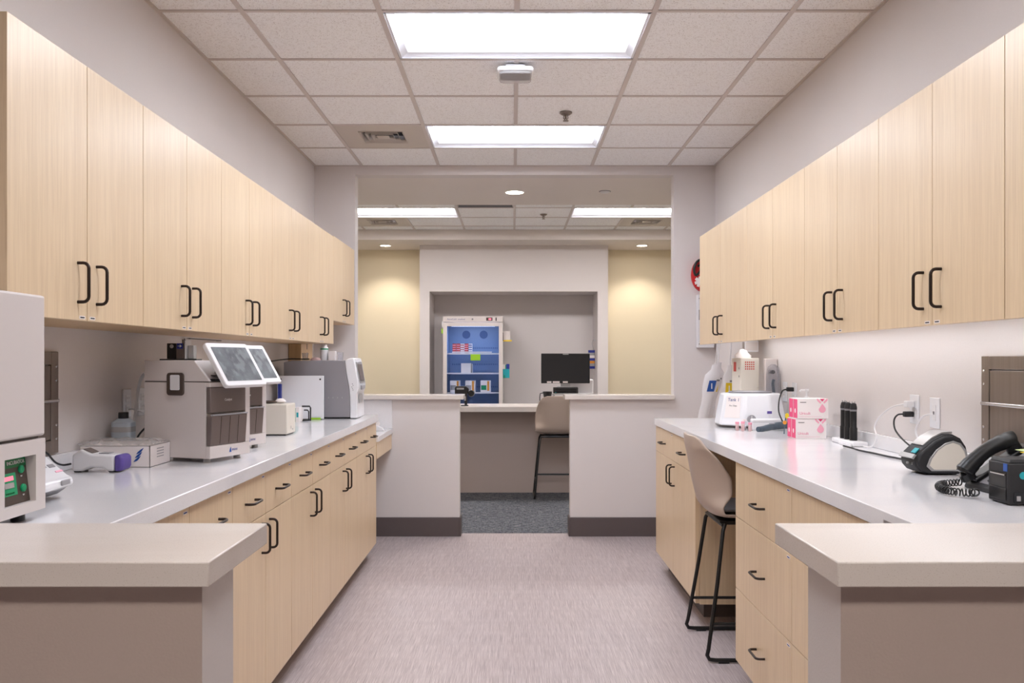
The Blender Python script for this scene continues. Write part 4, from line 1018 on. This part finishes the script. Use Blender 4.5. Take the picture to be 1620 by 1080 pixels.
obj('sheet', B().hexa([(-.035,-.055,.004),(.055,-.055,.012),(.055,.030,.012),(-.035,.030,.004)],[(-.035,-.055,.0048),(.055,-.055,.0128),(.055,.030,.0128),(-.035,.030,.0048)]), 'note', t); obj('yellow_tab', B().box(-.050,-.05,.002,-.0355,-.02,.0035), 'yellow', t)

# ================================================================ stools
def stool(label, x, y, rz):
    t = thing('counter_stool', label, 'stool', (x, y, .0), rz, 'taupe shell stools with black sled legs')
    # local +x faces the counter. shell: surface from front of the seat to the top of the back
    # profile (x, z, halfwidth, wrap, dish)
    prof = [(.195,.650,.150,.0),(.185,.668,.175,.0),(.10,.662,.205,.010),(.0,.652,.222,.022),(-.09,.650,.228,.048),(-.150,.668,.228,.045),(-.185,.710,.228,.065),(-.205,.775,.230,.122),(-.222,.85,.226,.135),(-.236,.93,.212,.098),(-.246,.985,.192,.052),(-.250,1.025,.155,.030),(-.250,1.040,.110,.012)]
    nn = len(prof)-1
    def f(u, v):
        k = u*nn; i = min(int(k), nn-1); fr = k-i
        a, c = prof[i], prof[i+1]; x_, z_, w_, wr = [a[q]+(c[q]-a[q])*fr for q in range(4)]
        s = 2*v-1
        # below the bend the wings rise; above it they come forward
        rise = max(0, min(1, (x_+.20)/.16)); e = abs(s)**2.6
        return (x_+wr*e*(1-rise), w_*s, z_+wr*e*rise*.9+ (.0))
    obj('shell', B().grid(f, 36, 24), 'plastic_taupe', t, solid=.012, sub=1, smooth=180)
    def g(u, v):
        xx = -.135+.30*u; s = 2*v-1; ww = .165+.02*math.sin(PI*u)
        k = (xx+.15)/.345
        return (xx, ww*s, .672+.018*(1-abs(s)**4)*(1-abs(2*u-1)**4)+.02*abs(s)**2.6)
    obj('seat_cushion', B().grid(g, 16, 14), 'cushion', t, solid=.014, sub=1, smooth=180)
    obj('seat_mount', B().box(-.12,-.13,.618,.14,.13,.638), 'black_steel', t, bevel=.004)
    r = .0095
    for s in (-1, 1):
        o = obj('leg', B().tube([(-.105,.165*s,.628),(-.118,.180*s,.60),(-.150,.205*s,.36),(-.198,.232*s,.06),(-.205,.235*s,.035),(-.195,.237*s,.016),(-.165,.238*s,.0125),(.0,.238*s,.0125),(.18,.238*s,.0125),(.20,.236*s,.020),(.198,.233*s,.045),(.150,.205*s,.36),(.125,.180*s,.60),(.105,.165*s,.628)], r, 10), 'black_steel', t)
        for xx in (-.13,.13): obj('glide', B().box(xx-.025,.226*s if s>0 else -.250,0,xx+.025,.250*s if s>0 else -.226,.010), 'black', o, bevel=.002)
        obj('side_rail', B().tube([(-.180,.222*s,.175),(.180,.222*s,.175)], .0075, 8), 'black_steel', t)
    obj('cross_rail', B().tube([(-.115,-.172,.622),(-.115,.172,.622)], .008, 8).tube([(.115,-.172,.622),(.115,.172,.622)], .008, 8), 'black_steel', t)
    obj('footrest', B().tube([(.174,-.220,.205),(.174,.220,.205)], .009, 8), 'black_steel', t)
    return t
st = stool('taupe shell stool tucked into the right counter knee space', 1.105, 4.19, 0)
dup(st, (.455, 8.755, .0045), PI/2, 'taupe shell stool at the lobby counter, seen from behind through the gap')

# ================================================================ lobby things
# ---- glass door refrigerator
FX, FY = -.512, 10.90
t = thing('glass_door_refrigerator', 'white glass door refrigerator with blue lit interior in the alcove', 'refrigerator', (FX, FY+.35, .004))
D0, D1, W, H = -.35, .36, .382, 1.958
b = B().box(-W,D0+.05,.10,-W+.03,D1,H-.07).box(W-.03,D0+.05,.10,W,D1,H-.07).box(-W,D1-.03,.10,W,D1,H-.07).box(-W+.03,D0+.05,.10,W-.03,D1-.03,.22)
obj('casing', b, 'white', t)
li = obj('liner', B().box(-W+.0305,D0+.06,.2205,-W+.034,D1-.035,H-.0705).box(W-.034,D0+.06,.2205,W-.0305,D1-.035,H-.0705).box(-W+.034,D1-.039,.2205,W-.034,D1-.0355,H-.0705), 'fridge_in', t)
for sx in (-.12,.115):
    obj('fan_grille', B().lathe([(.055,D1-.046),(.055,D1-.0395)], (sx,0,1.745), 22, axis='y'), 'fan', li)
for z_ in (1.555, 1.335, 1.03):
    bb = B()
    for k in range(26): bb.box(-.31+.024*k,D1-.042,z_,-.31+.024*k+.010,D1-.0395,z_+.018)
    obj('vent_slots', bb, 'fan', li)
obj('control_panel', B().box(-W,D0,H-.0695,W,D1,H), 'offwhite', t, bevel=.003)
pn = obj('temperature_display', B().box(.170,D0-.002,H-.054,.250,D0-.0003,H-.014), 'brown_dark', t); obj('digits', B().box(.200,D0-.0035,H-.046,.235,D0-.0022,H-.024), 'pink_led', pn)
obj('power_switch', B().box(.290,D0-.002,H-.056,.304,D0-.0003,H-.014), 'black', t); obj('lock', B().lathe([(.012,D0-.004),(.012,D0-.0003)], (-.005,0,H-.035), 14, axis='y'), 'grey', t)
text('lettering', 'AccuCold  medical', .030, (-.215,D0-.0006,H-.036), (1,0,0), (0,0,1), 'text_blue', t)
df = obj('door_frame', B().box(-W,D0,.10,-W+.05,D0+.045,H-.076).box(W-.05,D0,.10,W,D0+.045,H-.076).box(-W+.05,D0,H-.125,W-.05,D0+.045,H-.076).box(-W+.05,D0,.10,W-.05,D0+.045,.16), 'offwhite', t, bevel=.003)
obj('glass_pane', B().box(-W+.051,D0+.018,.161,W-.051,D0+.024,H-.126), 'glass', df)
obj('hinge_handle', B().box(-W-.012,D0-.006,1.02,-W+.002,D0+.03,1.20) , 'silver', df, bevel=.003)
obj('green_tag', B().box(-.03,D0+.013,1.395,.095,D0+.017,1.475), 'lime', df)
obj('interior_lamp', B().box(-.28,D0+.07,H-.125,.28,D0+.10,H-.110), 'fridge_lamp', t)
for z_ in (1.487, 1.234, .985):
    sh = obj('shelf', B().box(-W+.036,D0+.09,z_-.012,W-.036,D1-.06,z_), 'clear', t); obj('shelf_edge', B().box(-W+.036,D0+.080,z_-.014,W-.036,D0+.0895,z_+.004), 'white', sh)
obj('shelf_rail', B().box(-.27,D0+.075,1.495,.24,D0+.079,1.510), 'white', t)
obj('bottom_panel', B().box(-W+.01,D0+.06,0,W-.01,D1-.02,.0995), 'grey', t)
ld = bpy.data.lights.new('refrigerator_glow', 'AREA'); ld.energy = 2.4; ld.size = .5; ld.size_y = .04; ld.shape = 'RECTANGLE'; ld.color = (.70,.82,1)
lo = bpy.data.objects.new('refrigerator_glow', ld); C.objects.link(lo); lo.parent = t; lo.location = (0, D0+.12, H-.13); lo.rotation_euler = (math.radians(15),0,0)
FZ = .004
for i in range(5):
    x = FX-.245+.052*i
    t = thing('vial_carton', 'small red and white carton on top fridge shelf, %s' % ['leftmost','second from left','in the middle of the row','second from right','at the right end of the row'][i], 'carton', (x, 11.04, FZ+1.4878), 0, 'small cartons on the top refrigerator shelf')
    obj('carton', B().box(-.022,-.03,0,.022,.06,.125), ('card','redlite','card','redlite','card')[i] if i not in (0,) else 'redlite', t)
    for k in range(4): obj('stripe', B().box(-.0215,-.0312,.015+.028*k,.0215,-.0302,.026+.028*k), ('redlite' if i in (2,4) else 'pinklight') if i != 4 else 'blue', t)
    o = None
t = thing('white_carton', 'plain white carton standing on the middle refrigerator shelf', 'carton', (FX-.095, 11.04, FZ+1.2348)); obj('carton', B().box(-.062,-.03,0,.062,.08,.125), 'card', t); obj('flap', B().box(.0625,-.028,0,.085,.078,.118), 'silver', t)
for i in range(3):
    x = FX-.235+.197*i
    t = thing('vaccine_carton', 'white carton with orange stripe on lower fridge shelf, %s of three' % ['left','middle','right'][i], 'carton', (x, 11.04, FZ+.9858), 0, 'orange striped cartons on the lower refrigerator shelf')
    obj('carton', B().box(-.065,-.03,0,.065,.09,.150), 'card', t); obj('orange_stripe', B().box(.022,-.0312,.02,.046,-.0302,.145), 'orange', t); obj('print_area', B().box(-.058,-.0312,.03,.010,-.0302,.09), ('midgrey','teal','green')[i] if i == 2 else 'midgrey', t)
# things stuck to the fridge sides
def sidething(name, label, x0, x1, z0, z1, y0, y1, m, extras):
    t = thing(name, label, name.split('_')[-1], ((x0+x1)/2, (y0+y1)/2, z0))
    obj('body', rel(B().box(x0,y0,z0,x1,y1,z1), t), m, t, bevel=.002)
    for nm, a in extras: obj(nm, rel(B().box(*a[:6]), t), a[6], t)
RX = FX+W
sidething('glove_box', 'white and yellow glove box on the refrigerator side', RX, RX+.095, 1.645, 1.775, 10.96, 11.08, 'offwhite', [('yellow_strip',(RX,10.9595,1.645,RX+.115,10.956,1.662,'yellow')),('dark_edge',(RX-.0005,10.955,1.650,RX+.008,10.9595,1.76,'brown_dark'))])
sidething('supply_pouch', 'teal pouch with dark tops and green clip on the refrigerator side', RX-.0015, RX+.085, 1.175, 1.29, 10.96, 11.04, 'teal', [('dark_top',(RX+.045,10.97,1.2905,RX+.085,11.03,1.355,'navy')),('white_top',(RX,10.97,1.2905,RX+.030,11.03,1.35,'card')),('green_clip',(RX+.012,10.955,1.178,RX+.028,10.9595,1.21,'green')),('green_top',(RX+.031,10.975,1.2905,RX+.044,11.025,1.345,'green'))])
LX = FX-W-.013
sidething('lime_magnet', 'lime green magnet on the left refrigerator edge', LX-.013, LX+.013, 1.745, 1.81, 10.97, 11.0, 'lime', [('backing',(LX-.010,11.0,1.75,LX+.012,11.004,1.80,'white'))])
sidething('white_magnet', 'white clip above the lime magnet on the refrigerator', LX-.008, LX+.013, 1.83, 1.90, 10.97, 11.0, 'white', [('backing',(LX-.004,11.0,1.84,LX+.010,11.004,1.89,'grey'))])
# ---- monitor etc on the reception counter
t = thing('monitor_riser', 'silver riser shelf under the lobby monitor', 'riser', (.63, 9.02, .9305))
obj('top', B().box(-.215,-.10,.110,.215,.06,.124), 'silver', t, bevel=.003); obj('leg', B().box(-.205,-.09,0,-.19,.05,.1095), 'silver', t); obj('leg', B().box(.19,-.09,0,.205,.05,.1095), 'silver', t)
t = thing('docking_box', 'low black box on the riser beneath the monitor', 'device', (.555, 9.0, 1.055))
obj('case', B().box(-.13,-.05,0,.13,.05,.062), 'black_matte', t, bevel=.004); obj('front_vents', B().box(-.11,-.0515,.015,.11,-.0502,.022).box(-.11,-.0515,.035,.11,-.0502,.042), 'black_gloss', t); obj('blue_logo', B().box(-.115,-.0515,.006,-.10,-.0502,.012), 'teal', t)
t = thing('computer_monitor', 'black computer monitor facing the work room on lobby counter', 'monitor', (.553, 9.0, 1.1175))
obj('stand_base', B().box(-.085,-.045,0,.085,.045,.010), 'silver', t, bevel=.003); obj('stand_neck', B().box(-.05,.0,.0102,.05,.02,.12), 'silver', t)
fr = obj('bezel', B().box(-.256,-.020,.042,.256,-.0005,.356), 'black', t, bevel=.004)
obj('display', B().box(-.240,-.0212,.062,.240,-.0202,.342), 'black_matte', fr)
for x0, x1 in ((-.195,-.148),(-.135,-.062),(-.028,.024)): obj('note_label', B().box(x0,-.0222,.046,x1,-.0203,.064), 'card', fr)
obj('camera_tab', B().box(-.028,-.0222,.343,.032,-.0203,.352), 'silver', fr)
t = thing('office_printer', 'white printer behind the black monitor on the lobby counter', 'printer', (.735, 9.215, .9305))
obj('body', B().box(-.13,-.085,0,.125,.08,.265), 'white', t, bevel=.008); obj('paper_tray', B().box(-.11,-.0865,.03,.105,-.0852,.08), 'offwhite', t)
t = thing('desk_caddy', 'black cup shaped caddy left of the monitor riser', 'caddy', (.36, 8.90, .9305))
obj('cup', B().lathe([(.030,0),(.040,.09),(.050,.145),(.045,.145),(.034,.09),(.025,.01),(.002,.01)], seg=20), 'black', t); obj('arm', B().tube([(-.045,0,.13),(-.075,0,.125),(-.08,0,.09),(-.078,0,.0)], .005, 8), 'black', t)
t = thing('scanner_stand', 'black camera like scanner on a stand at the end of far left ledge', 'scanner', (-.515, 8.82, .9305))
obj('base', B().box(-.02,-.03,0,.055,.03,.010), 'black', t, bevel=.003); obj('post', B().box(.015,-.012,.0102,.042,.012,.150), 'black_matte', t, bevel=.003)
hd = obj('head', B().prism([(-.085,.10),(.0,.12),(.055,.13),(.060,.18),(.030,.205),(-.075,.205),(-.085,.185)],'y',-.03,.03), 'black', t, bevel=.008)
obj('chrome_plate', B().box(-.065,-.0335,.170,.010,-.0303,.188), 'silver', hd); obj('lens', B().lathe([(.030,-.05),(.034,-.035),(.034,.03)], (.085,0,.130), 18, axis='y'), 'black', hd)
obj('grip_clip', B().box(.012,-.018,.055,.030,-.0125,.10), 'silver', t)
# brochure strip in the alcove
t = thing('glove_dispenser_strip', 'blue white and orange strip of packets hanging on the right alcove side', 'dispenser', (1.072, 11.35, 1.29))
cols = ['navy','silver','orange','navy','card','midgrey','navy']
for i, c in enumerate(cols): obj('packet', B().box(-.070-.004*(i%2),-.03,.0355*i,.014,.02,.0355*i+.034), c, t, bevel=.003)
obj('hanger', B().tube([(.0,0,.25),(-.02,0,.34),(-.005,0,.385),(.012,0,.385)], .003, 6), 'silver', t); obj('hook_plate', B().box(.008,-.03,.365,.016,.03,.40), 'white', t)
# ---- red first aid bag and white wall box
t = thing('first_aid_bag', 'red round bag with black straps and white emblem on the far right column', 'bag', (1.512, 6.799, 1.94))
obj('pouch', B().lathe([(.09,-.004),(.098,-.015),(.098,-.055),(.088,-.070),(.05,-.078),(.01,-.080)], (0,0,.138), 32, axis='y', sx=1.38, sy=1.0), 'red', t)
obj('strap', B().tube([(-.02,-.085,.26),(-.065,-.088,.235),(-.088,-.086,.18),(-.075,-.088,.13),(-.045,-.090,.155),(-.03,-.092,.20),(-.02,-.090,.24)], .010, 8, smooth=4), 'black', t)
obj('strap', B().tube([(.03,-.08,.255),(.0,-.092,.235),(-.03,-.092,.215),(-.06,-.09,.20)], .009, 8, smooth=4), 'black', t)
b = B()
for a in range(3):
    c_, s_ = math.cos(PI*a/3+.3), math.sin(PI*a/3+.3); w_ = .012; l_ = .040
    q = [(-c_*l_+s_*w_, -s_*l_-c_*w_),(c_*l_+s_*w_, s_*l_-c_*w_),(c_*l_-s_*w_, s_*l_+c_*w_),(-c_*l_-s_*w_, -s_*l_+c_*w_)]
    b.hexa([(-.048+p[0]*.8,-.086-.0002*a,.080+p[1]) for p in q],[(-.048+p[0]*.8,-.074,.080+p[1]) for p in q])
obj('white_emblem', b, 'card', t)
obj('hook', B().tube([(0,-.002,.30),(0,-.04,.30),(0,-.05,.27)], .005, 6), 'black', t)
t = thing('white_wall_box', 'white wall mounted box below the red bag beside the far right cabinet', 'box', (1.525, 6.799, 1.50))
obj('body', B().box(-.066,-.06,0,.066,0,.42), 'white', t, bevel=.004); obj('print_mark', B().box(-.058,-.0615,.22,-.050,-.0602,.30), 'midgrey', t); obj('corner_screw', B().lathe([(.004,-.062),(.004,-.0602)], (-.054,0,.03), 8, axis='y').lathe([(.004,-.062),(.004,-.0602)], (-.054,0,.39), 8, axis='y'), 'grey', t)
